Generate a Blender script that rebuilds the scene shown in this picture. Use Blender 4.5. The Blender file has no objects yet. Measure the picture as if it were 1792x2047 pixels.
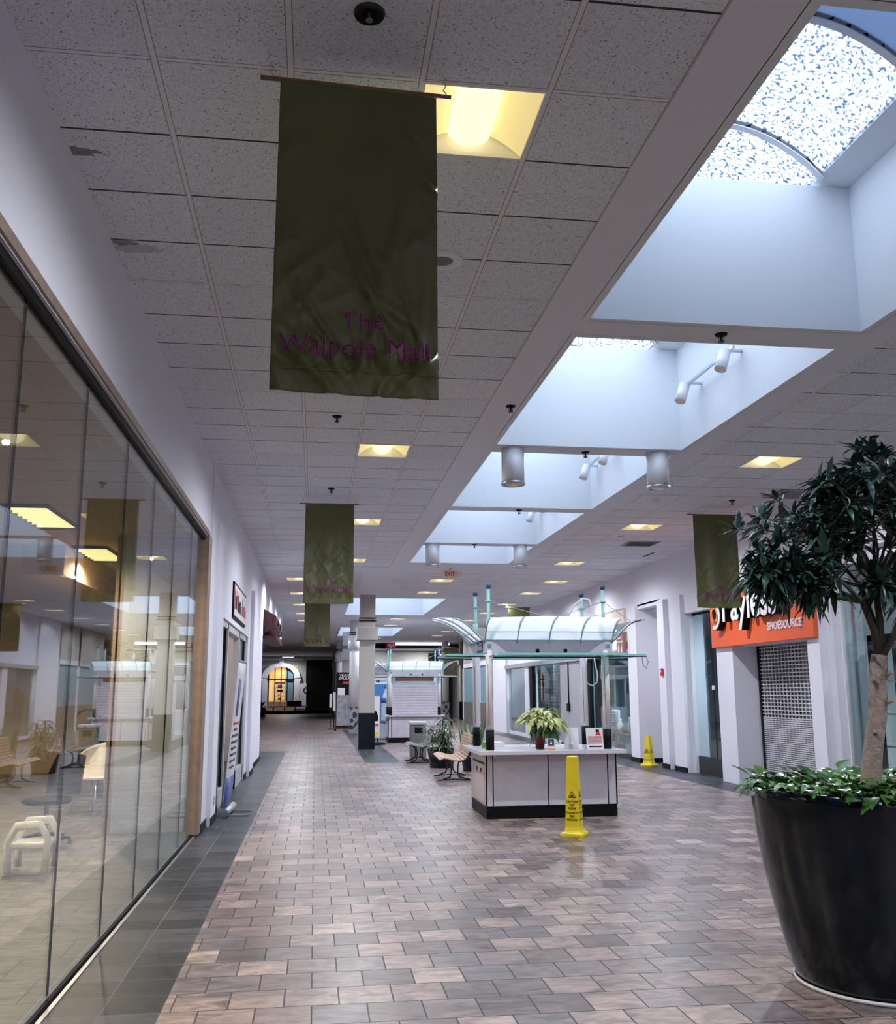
import bpy, bmesh, math, random
from mathutils import Vector, Matrix
PI = math.pi; R = math.radians
random.seed(7)
SC = bpy.context.scene
COL = SC.collection

# ---------------- camera, world, exposure ----------------
FPX, PITCH, YAW, ROLL, EYE = 1905.0, 10.624, 7.860, 0.0044, 1.66
cam_d = bpy.data.cameras.new('camera'); cam = bpy.data.objects.new('camera', cam_d); COL.objects.link(cam)
cam_d.sensor_fit = 'HORIZONTAL'; cam_d.sensor_width = 36.0
cam_d.lens = FPX / 1792.0 * 36.0
cam_d.clip_start = 0.05; cam_d.clip_end = 300
cam.location = (0, 0, EYE)
cam.matrix_world = (Matrix.Translation((0, 0, EYE)) @ Matrix.Rotation(R(-YAW), 4, 'Z')
                    @ Matrix.Rotation(R(90 + PITCH), 4, 'X') @ Matrix.Rotation(-ROLL, 4, 'Z'))
SC.camera = cam
SKY_STRENGTH = 7.2
LAMP_K = 1.0          # strength of every ceiling lamp's own light
world = bpy.data.worlds.new('world'); SC.world = world; world.use_nodes = True
wn = world.node_tree.nodes['Background']
wn.inputs[0].default_value = (0.85, 0.92, 1.0, 1); wn.inputs[1].default_value = SKY_STRENGTH
SC.view_settings.view_transform = 'Standard'; SC.view_settings.look = 'None'
SC.view_settings.gamma = 1.0; SC.view_settings.exposure = 0.80
SC.view_settings.use_curve_mapping = False
cy = SC.cycles
cy.use_denoising = True
cy.max_bounces = 9; cy.diffuse_bounces = 5; cy.glossy_bounces = 4; cy.transparent_max_bounces = 24
cy.transmission_bounces = 4; cy.sample_clamp_indirect = 6.0; cy.caustics_reflective = False; cy.caustics_refractive = False

CZ = 4.5              # ceiling height
G = 0.617             # ceiling grid module
GX, GY = 0.445, 4.035 # a crossing of the ceiling grid

# skylight openings: x0, x1, y0, y1
WELLS = [(2.05, 4.30, -4.25, -0.80), (2.05, 4.30, -0.45, 3.02), (2.05, 4.30, 3.30, 6.75), (2.05, 4.30, 7.16, 10.62), (2.05, 4.30, 10.98, 14.44),  # first two are out of view, added for lighting and reflections
         (2.05, 4.28, 14.78, 18.15), (2.05, 4.28, 18.50, 21.10), (1.05, 4.0, 29.55, 36.1), (1.1, 3.95, 43.4, 50.2)]
for i, (a, b, c, d) in enumerate(WELLS):
    l = bpy.data.lights.new('skylight_portal', 'AREA'); l.shape = 'RECTANGLE'; l.size = b - a; l.size_y = d - c
    l.cycles.is_portal = True
    o = bpy.data.objects.new('skylight_portal', l); COL.objects.link(o); o.location = ((a + b) / 2, (c + d) / 2, 6.6)

# ---------------- materials ----------------
MAT = {}
def mat(name, col, rough=0.6, metal=0.0, spec=0.5, emis=None, es=0.0, noise=None, bump=None, coat=0):
    m = bpy.data.materials.new(name); m.use_nodes = True; MAT[name] = m
    nt = m.node_tree; b = nt.nodes['Principled BSDF']
    b.inputs['Base Color'].default_value = (*col, 1); b.inputs['Roughness'].default_value = rough
    b.inputs['Metallic'].default_value = metal; b.inputs['Specular IOR Level'].default_value = spec
    if coat: b.inputs['Coat Weight'].default_value = coat
    if emis: b.inputs['Emission Color'].default_value = (*emis, 1); b.inputs['Emission Strength'].default_value = es
    if noise:
        sc, amt = noise
        tc = nt.nodes.new('ShaderNodeTexCoord'); n = nt.nodes.new('ShaderNodeTexNoise'); n.inputs['Scale'].default_value = sc
        n.inputs['Detail'].default_value = 4
        nt.links.new(tc.outputs['Object'], n.inputs['Vector'])
        r = nt.nodes.new('ShaderNodeValToRGB')
        r.color_ramp.elements[0].position = 0.3; r.color_ramp.elements[1].position = 0.72
        r.color_ramp.elements[0].color = (*[max(0, c * (1 - amt)) for c in col], 1)
        r.color_ramp.elements[1].color = (*[min(1, c * (1 + amt)) for c in col], 1)
        nt.links.new(n.outputs['Fac'], r.inputs[0]); nt.links.new(r.outputs[0], b.inputs['Base Color'])
    if bump:
        sc, st = bump
        tc = nt.nodes.new('ShaderNodeTexCoord'); n = nt.nodes.new('ShaderNodeTexNoise'); n.inputs['Scale'].default_value = sc
        nt.links.new(tc.outputs['Object'], n.inputs['Vector'])
        bp = nt.nodes.new('ShaderNodeBump'); bp.inputs['Strength'].default_value = st; bp.inputs['Distance'].default_value = 0.01
        nt.links.new(n.outputs['Fac'], bp.inputs['Height']); nt.links.new(bp.outputs[0], b.inputs['Normal'])
    return m

class NT:   # tiny node helper
    def __init__(s, m): s.m = m; s.t = m.node_tree; s.b = s.t.nodes['Principled BSDF']
    def n(s, ty, **kw):
        x = s.t.nodes.new('ShaderNode' + ty)
        for k, v in kw.items(): setattr(x, k, v)
        return x
    def l(s, a, b): s.t.links.new(a, b)
    def val(s, op, a, b=None, c=None):
        x = s.n('Math', operation=op)
        for i, v in enumerate((a, b, c)):
            if v is None: continue
            if hasattr(v, 'type') and hasattr(v, 'links'): s.l(v, x.inputs[i])
            else: x.inputs[i].default_value = v
        return x.outputs[0]
    def mix(s, f, a, b, mode='MIX'):
        x = s.n('MixRGB', blend_type=mode)
        for i, v in enumerate((f, a, b)):
            if hasattr(v, 'links'): s.l(v, x.inputs[i])
            else: x.inputs[i].default_value = v if i == 0 else (*v, 1)
        return x.outputs[0]
    def xyz(s):
        g = s.n('NewGeometry'); q = s.n('SeparateXYZ'); s.l(g.outputs['Position'], q.inputs[0]); return g.outputs['Position'], q.outputs[0], q.outputs[1], q.outputs[2]

def floor_tile(name, cols, tw, th, offs, joint, rough, sx=0, sy=0, jc=(0.035, 0.033, 0.035)):
    m = mat(name, cols[0], rough); k = NT(m)
    pos, x, y, z = k.xyz()
    u = k.val('DIVIDE', k.val('SUBTRACT', x, sx), tw); v = k.val('DIVIDE', k.val('SUBTRACT', y, sy), th)
    row = k.val('FLOOR', v)
    u2 = k.val('ADD', u, k.val('MULTIPLY', row, offs)); cu = k.val('FLOOR', u2)
    fu = k.val('FRACT', u2); fv = k.val('FRACT', v)
    ex = k.val('MULTIPLY', k.val('MINIMUM', fu, k.val('SUBTRACT', 1.0, fu)), tw)
    ey = k.val('MULTIPLY', k.val('MINIMUM', fv, k.val('SUBTRACT', 1.0, fv)), th)
    e = k.val('MINIMUM', ex, ey)
    line = k.val('LESS_THAN', e, joint)
    cb = k.n('CombineXYZ'); k.l(cu, cb.inputs[0]); k.l(row, cb.inputs[1])
    wn_ = k.n('TexWhiteNoise'); k.l(cb.outputs[0], wn_.inputs['Vector'])
    r = k.n('ValToRGB'); r.color_ramp.interpolation = 'LINEAR'
    el = r.color_ramp.elements
    n = len(cols); el[0].position = 0; el[0].color = (*cols[0], 1); el[1].position = 1; el[1].color = (*cols[-1], 1)
    for i in range(1, n - 1):
        q = el.new(i / (n - 1)); q.color = (*cols[i], 1)
    k.l(wn_.outputs['Value'], r.inputs[0])
    # slate veining inside each tile
    mp = k.n('VectorMath', operation='MULTIPLY_ADD'); k.l(pos, mp.inputs[0]); mp.inputs[1].default_value = (1, 2.2, 1)
    va = k.n('VectorMath', operation='SCALE'); k.l(wn_.outputs['Color'], va.inputs[0]); va.inputs['Scale'].default_value = 30
    k.l(va.outputs[0], mp.inputs[2])
    nz = k.n('TexNoise'); nz.inputs['Scale'].default_value = 4.2; nz.inputs['Detail'].default_value = 7; nz.inputs['Roughness'].default_value = 0.62
    nz.inputs['Distortion'].default_value = 1.2
    k.l(mp.outputs[0], nz.inputs['Vector'])
    rr = k.n('ValToRGB'); rr.color_ramp.elements[0].position = 0.33; rr.color_ramp.elements[0].color = (0.46, 0.44, 0.47, 1)
    rr.color_ramp.elements[1].position = 0.66; rr.color_ramp.elements[1].color = (1.68, 1.64, 1.60, 1)
    k.l(nz.outputs['Fac'], rr.inputs[0])
    c = k.mix(1.0, r.outputs[0], rr.outputs[0], 'MULTIPLY')
    c2 = k.mix(line, c, jc)
    k.l(c2, k.b.inputs['Base Color'])
    rg = k.val('ADD', k.val('MULTIPLY', nz.outputs['Fac'], 0.28), k.val('ADD', k.val('MULTIPLY', line, 0.3), rough))
    k.l(rg, k.b.inputs['Roughness'])
    bp = k.n('Bump'); bp.inputs['Strength'].default_value = 0.35; bp.inputs['Distance'].default_value = 0.006
    h = k.val('ADD', k.val('MULTIPLY', nz.outputs['Fac'], 0.7), k.val('MULTIPLY', line, -1.0))
    k.l(h, bp.inputs['Height']); k.l(bp.outputs[0], k.b.inputs['Normal'])
    return m
floor_tile('floor_tile_brown', [(0.105, 0.080, 0.080), (0.185, 0.140, 0.132), (0.27, 0.205, 0.182), (0.14, 0.120, 0.132), (0.21, 0.165, 0.160), (0.35, 0.275, 0.245)], 0.2965, 0.3070, 0.5, 0.0042, 0.20, 0.165, 0.045)
floor_tile('floor_tile_slate', [(0.012, 0.015, 0.020), (0.024, 0.027, 0.034), (0.050, 0.054, 0.064), (0.018, 0.021, 0.028)], 0.315, 0.307, 0.0, 0.003, 0.24, -0.77, 0.045, (0.16, 0.16, 0.17))
MAT['floor_tile_slate'].node_tree.nodes['Principled BSDF'].inputs['Specular IOR Level'].default_value = 0.25
floor_tile('floor_tile_band', [(0.05, 0.053, 0.06), (0.09, 0.094, 0.10)], 0.6, 0.3, 0.0, 0.004, 0.2)
floor_tile('floor_tile_shop', [(0.115, 0.115, 0.11), (0.14, 0.135, 0.13)], 0.45, 0.45, 0.5, 0.003, 0.4)

def ceiling_tile(name, stains):
    m = mat(name, (0.72, 0.70, 0.73), 0.9, spec=0.1); k = NT(m); pos, x, y, z = k.xyz()
    u = k.val('DIVIDE', k.val('SUBTRACT', x, GX), G); v = k.val('DIVIDE', k.val('SUBTRACT', y, GY), G)
    fu = k.val('FRACT', u); fv = k.val('FRACT', v)
    ex = k.val('MULTIPLY', k.val('MINIMUM', fu, k.val('SUBTRACT', 1.0, fu)), G)
    ey = k.val('MULTIPLY', k.val('MINIMUM', fv, k.val('SUBTRACT', 1.0, fv)), G)
    tee_x = k.val('LESS_THAN', ex, 0.0125)
    v4 = k.val('FRACT', k.val('DIVIDE', v, 4.0)); e4 = k.val('MULTIPLY', k.val('MINIMUM', v4, k.val('SUBTRACT', 1.0, v4)), 4 * G)
    tee_y = k.val('LESS_THAN', e4, 0.011)
    tee = k.val('MAXIMUM', tee_x, tee_y)
    gap_shade = k.val('MULTIPLY', k.val('MAXIMUM', k.val('LESS_THAN', ey, 0.0075), k.val('MULTIPLY', k.val('LESS_THAN', e4, 0.015), 0.8)), k.val('SUBTRACT', 1.0, tee))  # reveals between tiles, plus shadow edges painted along the cross tees
    edge = k.val('MULTIPLY', k.val('LESS_THAN', ex, 0.017), k.val('SUBTRACT', 1.0, tee_x))
    vo = k.n('TexVoronoi'); vo.inputs['Scale'].default_value = 42; k.l(pos, vo.inputs['Vector'])
    nz = k.n('TexNoise'); nz.inputs['Scale'].default_value = 22; nz.inputs['Detail'].default_value = 5; k.l(pos, nz.inputs['Vector'])
    pit = k.val('LESS_THAN', k.val('ADD', vo.outputs['Distance'], k.val('MULTIPLY', nz.outputs['Fac'], 0.5)), 0.425)
    nz2 = k.n('TexNoise'); nz2.inputs['Scale'].default_value = 55; nz2.inputs['Detail'].default_value = 2; k.l(pos, nz2.inputs['Vector'])
    wm = k.val('MULTIPLY', k.val('LESS_THAN', k.val('ABSOLUTE', k.val('SUBTRACT', nz2.outputs['Fac'], 0.5)), 0.016), 0.5)
    cu = k.n('CombineXYZ'); k.l(k.val('FLOOR', u), cu.inputs[0]); k.l(k.val('FLOOR', v), cu.inputs[1])
    w = k.n('TexWhiteNoise'); k.l(cu.outputs[0], w.inputs['Vector'])
    base = k.mix(w.outputs['Value'], (0.75, 0.785, 0.87), (0.82, 0.85, 0.93))
    c = k.mix(k.val('MAXIMUM', k.val('MULTIPLY', pit, 0.75), wm), base, (0.16, 0.15, 0.16))
    for (sx, sy, sr, st) in stains:
        dx = k.val('SUBTRACT', x, sx); dy = k.val('SUBTRACT', y, sy)
        d = k.val('SQRT', k.val('ADD', k.val('MULTIPLY', dx, dx), k.val('MULTIPLY', k.val('MULTIPLY', dy, dy), 6.0)))
        d = k.val('ADD', d, k.val('MULTIPLY', k.val('SUBTRACT', nz.outputs['Fac'], 0.5), 0.22))
        f = k.val('MULTIPLY', k.val('LESS_THAN', d, sr), st)
        c = k.mix(f, c, (0.10, 0.095, 0.10))
    c = k.mix(tee, c, (0.80, 0.79, 0.83)); c = k.mix(gap_shade, c, (0.06, 0.055, 0.06)); c = k.mix(edge, c, (0.3, 0.29, 0.3))
    k.l(c, k.b.inputs['Base Color'])
    bp = k.n('Bump'); bp.inputs['Strength'].default_value = 0.4; bp.inputs['Distance'].default_value = 0.01
    k.l(k.val('SUBTRACT', tee, k.val('ADD', gap_shade, k.val('MULTIPLY', pit, 0.4))), bp.inputs['Height']); k.l(bp.outputs[0], k.b.inputs['Normal'])
    return m
ceiling_tile('ceiling_tile', [(-1.30, 4.87, 0.10, 0.75), (-1.22, 6.0, 0.16, 0.35), (-1.30, 5.93, 0.10, 0.7), (7.45, 24.5, 0.35, 0.35), (7.4, 27.0, 0.3, 0.3)])

mat('wall_paint', (0.76, 0.76, 0.84), 0.75, spec=0.25, bump=(60, 0.05))
mat('panel_grey_paint', (0.36, 0.36, 0.39), 0.7, spec=0.2)
mat('beam_paint', (0.76, 0.77, 0.86), 0.8, spec=0.2)
mat('well_paint', (0.76, 0.785, 0.83), 0.8, spec=0.2)
mat('wall_beige', (0.42, 0.31, 0.21), 0.85, spec=0.2)
mat('wall_grey', (0.56, 0.59, 0.61), 0.8, spec=0.2)
mat('wall_far', (0.40, 0.39, 0.36), 0.85, spec=0.2)
mat('shell_dark', (0.10, 0.10, 0.11), 0.9)
mat('tan_jamb', (0.26, 0.19, 0.155), 0.45, noise=(9, 0.15))
mat('base_black', (0.004, 0.004, 0.005), 0.5, spec=0.15)
mat('black', (0.004, 0.004, 0.005), 0.6, spec=0.15)
mat('black_gloss', (0.003, 0.007, 0.013), 0.13, spec=0.35)
mat('dark_metal', (0.03, 0.032, 0.036), 0.35, metal=0.6)
mat('steel', (0.55, 0.56, 0.60), 0.3, metal=0.9)
mat('white_paint', (0.80, 0.80, 0.84), 0.4)
mat('white_satin', (0.74, 0.74, 0.78), 0.3, coat=0.3)
mat('white_plastic', (0.80, 0.78, 0.74), 0.25)
mat('grey_panel', (0.30, 0.31, 0.34), 0.5)
mat('light_grey', (0.50, 0.50, 0.54), 0.5)
mat('laminate', (0.60, 0.56, 0.65), 0.4, noise=(6, 0.06))
mat('laminate_pink', (0.60, 0.52, 0.52), 0.45)
mat('post_pink', (0.82, 0.75, 0.76), 0.4)
mat('worktop', (0.66, 0.63, 0.70), 0.22)
mat('teal_tube', (0.32, 0.62, 0.58), 0.3, coat=0.4)
mat('teal_edge', (0.14, 0.40, 0.38), 0.15)
mat('navy_ball', (0.03, 0.05, 0.16), 0.15, coat=0.5)
mat('orange_sign', (0.80, 0.115, 0.030), 0.45)
mat('orange_letter', (0.85, 0.22, 0.05), 0.4)
mat('red', (0.55, 0.02, 0.02), 0.45)
mat('dark_red', (0.07, 0.008, 0.014), 0.5)
mat('pink_letter', (0.30, 0.07, 0.20), 0.6)
mat('pink_edge', (0.70, 0.30, 0.52), 0.6)
mat('banner_cloth', (0.115, 0.118, 0.045), 0.45, spec=0.45, noise=(3, 0.12))
mat('wood_slat', (0.52, 0.33, 0.22), 0.35, noise=(8, 0.18))
mat('wood_dark', (0.20, 0.12, 0.07), 0.5, noise=(8, 0.2))
mat('yellow', (0.80, 0.62, 0.02), 0.35, noise=(5, 0.05))
mat('cream', (0.80, 0.70, 0.58), 0.5)
mat('soil', (0.03, 0.022, 0.016), 0.95)
mat('bark', (0.30, 0.225, 0.195), 0.8, noise=(25, 0.3), bump=(60, 0.6))
mat('bark_dark', (0.06, 0.05, 0.045), 0.8)
def leafmat(name, a, b, rough):
    m = mat(name, a, rough, coat=0.15); k = NT(m); g = k.n('ObjectInfo'); ge = k.n('NewGeometry')
    r = k.n('ValToRGB'); r.color_ramp.elements[0].color = (*a, 1); r.color_ramp.elements[1].color = (*b, 1)
    k.l(ge.outputs['Random Per Island'], r.inputs[0]); k.l(r.outputs[0], k.b.inputs['Base Color']); return m
leafmat('leaf_dark', (0.010, 0.032, 0.022), (0.060, 0.12, 0.10), 0.20)
leafmat('leaf_pothos', (0.022, 0.085, 0.016), (0.10, 0.26, 0.05), 0.25)
leafmat('leaf_spider', (0.012, 0.035, 0.014), (0.10, 0.18, 0.07), 0.35)
leafmat('leaf_snake', (0.05, 0.13, 0.05), (0.14, 0.28, 0.13), 0.4)
leafmat('leaf_cream', (0.50, 0.54, 0.20), (0.66, 0.68, 0.32), 0.45)
leafmat('leaf_green', (0.03, 0.10, 0.02), (0.08, 0.20, 0.05), 0.4)
mat('foil_red', (0.12, 0.012, 0.02), 0.3, metal=0.3)
mat('green_box', (0.10, 0.30, 0.05), 0.5)
mat('water_blue', (0.08, 0.28, 0.62), 0.3)
mat('water_pale', (0.60, 0.72, 0.85), 0.3)
mat('water_navy', (0.05, 0.10, 0.35), 0.3)
mat('shop_blue', (0.20, 0.34, 0.42), 0.6)
mat('poster_white', (0.72, 0.70, 0.72), 0.4)
mat('poster_grey', (0.30, 0.30, 0.33), 0.4, noise=(7, 0.35))
mat('sticker_navy', (0.03, 0.04, 0.10), 0.4)
mat('restroom_brown', (0.34, 0.12, 0.07), 0.5)
mat('mosaic', (0.16, 0.16, 0.19), 0.4)
mat('gate_metal', (0.60, 0.58, 0.63), 0.4, metal=0.1)
mat('trash_grey', (0.17, 0.165, 0.165), 0.6)
mat('fabric_grey', (0.18, 0.18, 0.19), 0.8)
mat('stone', (0.16, 0.14, 0.12), 0.8, noise=(9, 0.6))
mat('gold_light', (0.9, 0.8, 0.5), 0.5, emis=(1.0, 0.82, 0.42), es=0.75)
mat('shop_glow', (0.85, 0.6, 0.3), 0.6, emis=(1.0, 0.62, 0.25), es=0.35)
mat('lamp_white', (0.9, 0.9, 0.9), 0.4, emis=(0.9, 0.95, 1.0), es=2.0)
mat('diffuser', (0.85, 0.8, 0.6), 0.5, emis=(1.0, 0.88, 0.50), es=0.75)
mat('reflector', (0.82, 0.74, 0.42), 0.5, emis=(1.0, 0.82, 0.36), es=0.30)
mat('sky_panel', (0.74, 0.84, 0.88), 0.3)
# two-tone mosaic for pillar foot
k = NT(MAT['mosaic']); vo = k.n('TexVoronoi'); vo.inputs['Scale'].default_value = 7; tc = k.n('TexCoord'); k.l(tc.outputs['Object'], vo.inputs['Vector'])
r = k.n('ValToRGB'); r.color_ramp.interpolation = 'CONSTANT'; r.color_ramp.elements[0].color = (0.03, 0.03, 0.035, 1); r.color_ramp.elements[1].color = (0.3, 0.3, 0.34, 1); r.color_ramp.elements[1].position = 0.4
k.l(vo.outputs['Color'], r.inputs[0]); k.l(r.outputs[0], k.b.inputs['Base Color'])

def glass(name, tint, base, gain, gloss=(0.9, 0.95, 1.0), rough=0.0, frost=0.0, frostcol=(0.7, 0.9, 0.92)):
    m = bpy.data.materials.new(name); m.use_nodes = True; MAT[name] = m; nt = m.node_tree
    for n_ in list(nt.nodes): nt.nodes.remove(n_)
    o = nt.nodes.new('ShaderNodeOutputMaterial'); tr = nt.nodes.new('ShaderNodeBsdfTransparent'); gl = nt.nodes.new('ShaderNodeBsdfGlossy')
    tr.inputs[0].default_value = (*tint, 1); gl.inputs[0].default_value = (*gloss, 1); gl.inputs['Roughness'].default_value = rough
    lw = nt.nodes.new('ShaderNodeLayerWeight'); lw.inputs['Blend'].default_value = 0.5
    p = nt.nodes.new('ShaderNodeMath'); p.operation = 'POWER'; nt.links.new(lw.outputs['Facing'], p.inputs[0]); p.inputs[1].default_value = 5
    a = nt.nodes.new('ShaderNodeMath'); a.operation = 'MULTIPLY_ADD'; nt.links.new(p.outputs[0], a.inputs[0]); a.inputs[1].default_value = gain; a.inputs[2].default_value = base
    a.use_clamp = True
    mx = nt.nodes.new('ShaderNodeMixShader'); nt.links.new(a.outputs[0], mx.inputs[0]); nt.links.new(tr.outputs[0], mx.inputs[1]); nt.links.new(gl.outputs[0], mx.inputs[2])
    last = mx
    if frost:
        tl = nt.nodes.new('ShaderNodeBsdfTranslucent'); tl.inputs[0].default_value = (*frostcol, 1)
        df = nt.nodes.new('ShaderNodeBsdfDiffuse'); df.inputs[0].default_value = (*frostcol, 1)
        m1 = nt.nodes.new('ShaderNodeMixShader'); m1.inputs[0].default_value = 0.12; nt.links.new(tl.outputs[0], m1.inputs[1]); nt.links.new(df.outputs[0], m1.inputs[2])
        m2 = nt.nodes.new('ShaderNodeMixShader'); m2.inputs[0].default_value = frost; nt.links.new(mx.outputs[0], m2.inputs[1]); nt.links.new(m1.outputs[0], m2.inputs[2]); last = m2
    nt.links.new(last.outputs[0], o.inputs[0]); return m
glass('shop_glass', (0.90, 0.94, 0.92), 0.045, 0.9)
glass('shop_glass_right', (0.86, 0.93, 0.94), 0.06, 0.9)
glass('kiosk_glass', (0.75, 0.92, 0.92), 0.05, 0.6, frost=0.88, frostcol=(0.96, 1.0, 1.0))
glass('kiosk_frost', (0.8, 0.9, 0.92), 0.04, 0.3, frost=0.97, frostcol=(0.93, 0.98, 1.0))
glass('kiosk_shelf_glass', (0.62, 0.86, 0.84), 0.08, 0.7, frost=0.35, frostcol=(0.30, 0.62, 0.60))
glass('clear_plastic', (0.95, 0.95, 0.97), 0.08, 0.5)
# pebbled skylight acrylic
def acrylic(name, pebbled):
    m = bpy.data.materials.new(name); m.use_nodes = True; MAT[name] = m; nt = m.node_tree
    for n_ in list(nt.nodes): nt.nodes.remove(n_)
    o = nt.nodes.new('ShaderNodeOutputMaterial'); tr = nt.nodes.new('ShaderNodeBsdfTransparent'); tl = nt.nodes.new('ShaderNodeBsdfTranslucent')
    tl.inputs[0].default_value = (0.085, 0.115, 0.170, 1)
    tr.inputs[0].default_value = (0.62, 0.655, 0.69, 1)
    mx = nt.nodes.new('ShaderNodeMixShader')
    if pebbled:
        g = nt.nodes.new('ShaderNodeNewGeometry'); nz = nt.nodes.new('ShaderNodeTexNoise'); nz.inputs['Scale'].default_value = 38; nz.inputs['Detail'].default_value = 2
        nt.links.new(g.outputs['Position'], nz.inputs['Vector'])
        r = nt.nodes.new('ShaderNodeValToRGB'); r.color_ramp.elements[0].position = 0.50; r.color_ramp.elements[1].position = 0.60
        r.color_ramp.elements[0].color = (0.02, 0.02, 0.02, 1); r.color_ramp.elements[1].color = (1, 1, 1, 1)
        nt.links.new(nz.outputs['Fac'], r.inputs[0]); nt.links.new(r.outputs[0], mx.inputs[0])
    else: mx.inputs[0].default_value = 0.93
    nt.links.new(tr.outputs[0], mx.inputs[1]); nt.links.new(tl.outputs[0], mx.inputs[2]); nt.links.new(mx.outputs[0], o.inputs[0])
acrylic('acrylic_pebbled', True); acrylic('acrylic_snowy', False)

# ---------------- builders ----------------
OFF = {}
def off_of(p):
    return OFF.get(p.name, Vector((0, 0, 0)))
class B:
    def __init__(s): s.bm = bmesh.new(); s.mats = []
    def _mi(s, m):
        if m is None: return 0
        if m not in s.mats: s.mats.append(m)
        return s.mats.index(m)
    def face(s, pts, m=None):
        vs = [s.bm.verts.new(p) for p in pts]; f = s.bm.faces.new(vs); f.material_index = s._mi(m); return f
    def box(s, x0, x1, y0, y1, z0, z1, m=None, rz=0, c=None, M=None):
        x0, x1 = min(x0, x1), max(x0, x1); y0, y1 = min(y0, y1), max(y0, y1); z0, z1 = min(z0, z1), max(z0, z1)
        P = [Vector(p) for p in ((x0, y0, z0), (x1, y0, z0), (x1, y1, z0), (x0, y1, z0), (x0, y0, z1), (x1, y0, z1), (x1, y1, z1), (x0, y1, z1))]
        if rz:
            c = Vector(c if c else ((x0 + x1) / 2, (y0 + y1) / 2, 0)); c.z = 0
            Mr = Matrix.Rotation(rz, 3, 'Z'); P = [Mr @ (p - c) + c for p in P]
        if M: P = [M @ p for p in P]
        v = [s.bm.verts.new(p) for p in P]; mi = s._mi(m)
        for q in ((3, 2, 1, 0), (4, 5, 6, 7), (0, 1, 5, 4), (1, 2, 6, 5), (2, 3, 7, 6), (3, 0, 4, 7)):
            f = s.bm.faces.new([v[i] for i in q]); f.material_index = mi
        return s
    def cyl(s, p0, p1, r0, r1=None, n=16, m=None, cap=True):
        r1 = r0 if r1 is None else r1
        p0, p1 = Vector(p0), Vector(p1); d = (p1 - p0).normalized()
        a = d.orthogonal().normalized(); b = d.cross(a); mi = s._mi(m)
        A = [s.bm.verts.new(p0 + (a * math.cos(t) + b * math.sin(t)) * r0) for t in [2 * PI * i / n for i in range(n)]]
        C = [s.bm.verts.new(p1 + (a * math.cos(t) + b * math.sin(t)) * r1) for t in [2 * PI * i / n for i in range(n)]]
        for i in range(n):
            f = s.bm.faces.new((A[i], A[(i + 1) % n], C[(i + 1) % n], C[i])); f.material_index = mi; f.smooth = n > 7
        if cap:
            f = s.bm.faces.new(A[::-1]); f.material_index = mi; f = s.bm.faces.new(C); f.material_index = mi
        return s
    def tube(s, pts, r, n=8, m=None, closed=False):
        pts = [Vector(p) for p in pts]; rr = r if isinstance(r, (list, tuple)) else [r] * len(pts); mi = s._mi(m); rings = []
        up = None
        for i, p in enumerate(pts):
            d = (pts[min(i + 1, len(pts) - 1)] - pts[max(i - 1, 0)]).normalized()
            if up is None: up = d.orthogonal().normalized()
            a = (up - d * up.dot(d)); a = a.normalized() if a.length > 1e-5 else d.orthogonal().normalized(); up = a; b = d.cross(a)
            rings.append([s.bm.verts.new(p + (a * math.cos(2 * PI * j / n) + b * math.sin(2 * PI * j / n)) * rr[i]) for j in range(n)])
        for A, C in zip(rings, rings[1:]):
            for j in range(n):
                f = s.bm.faces.new((A[j], A[(j + 1) % n], C[(j + 1) % n], C[j])); f.smooth = True; f.material_index = mi
        f = s.bm.faces.new(rings[0][::-1]); f.material_index = mi; f = s.bm.faces.new(rings[-1]); f.material_index = mi
        return s
    def lathe(s, prof, c=(0, 0, 0), n=32, m=None, arc=None):
        c = Vector(c); mi = s._mi(m); rings = []
        for (r, z) in prof:
            rings.append([s.bm.verts.new(c + Vector((r * math.cos(2 * PI * j / n), r * math.sin(2 * PI * j / n), z))) for j in range(n)] if r > 1e-6 else [s.bm.verts.new(c + Vector((0, 0, z)))])
        for A, C in zip(rings, rings[1:]):
            for j in range(n):
                k2 = (j + 1) % n
                if len(A) == 1 and len(C) == 1: continue
                if len(A) == 1: vs = (A[0], C[k2], C[j])
                elif len(C) == 1: vs = (A[j], A[k2], C[0])
                else: vs = (A[j], A[k2], C[k2], C[j])
                f = s.bm.faces.new(vs); f.smooth = True; f.material_index = mi
        return s
    def ball(s, c, r, m=None, n=14, sz=1.0):
        return s.lathe([(r * math.sin(PI * i / 8) if 0 < i < 8 else 0, -r * sz * math.cos(PI * i / 8)) for i in range(9)], c, n, m)
    def grid(s, fn, nu, nv, m=None, smooth=True, thick=0):
        mi = s._mi(m); V = [[s.bm.verts.new(fn(i / nu, j / nv)) for j in range(nv + 1)] for i in range(nu + 1)]
        for i in range(nu):
            for j in range(nv):
                f = s.bm.faces.new((V[i][j], V[i + 1][j], V[i + 1][j + 1], V[i][j + 1])); f.smooth = smooth; f.material_index = mi
        return s
    def extrude(s, outline, off, m=None):
        """planar outline (list of 3D) extruded by vector off"""
        off = Vector(off); mi = s._mi(m)
        A = [s.bm.verts.new(Vector(p)) for p in outline]; C = [s.bm.verts.new(Vector(p) + off) for p in outline]
        f = s.bm.faces.new(A[::-1]); f.material_index = mi; f = s.bm.faces.new(C); f.material_index = mi
        n = len(A)
        for i in range(n):
            f = s.bm.faces.new((A[i], A[(i + 1) % n], C[(i + 1) % n], C[i])); f.material_index = mi
        return s
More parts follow.
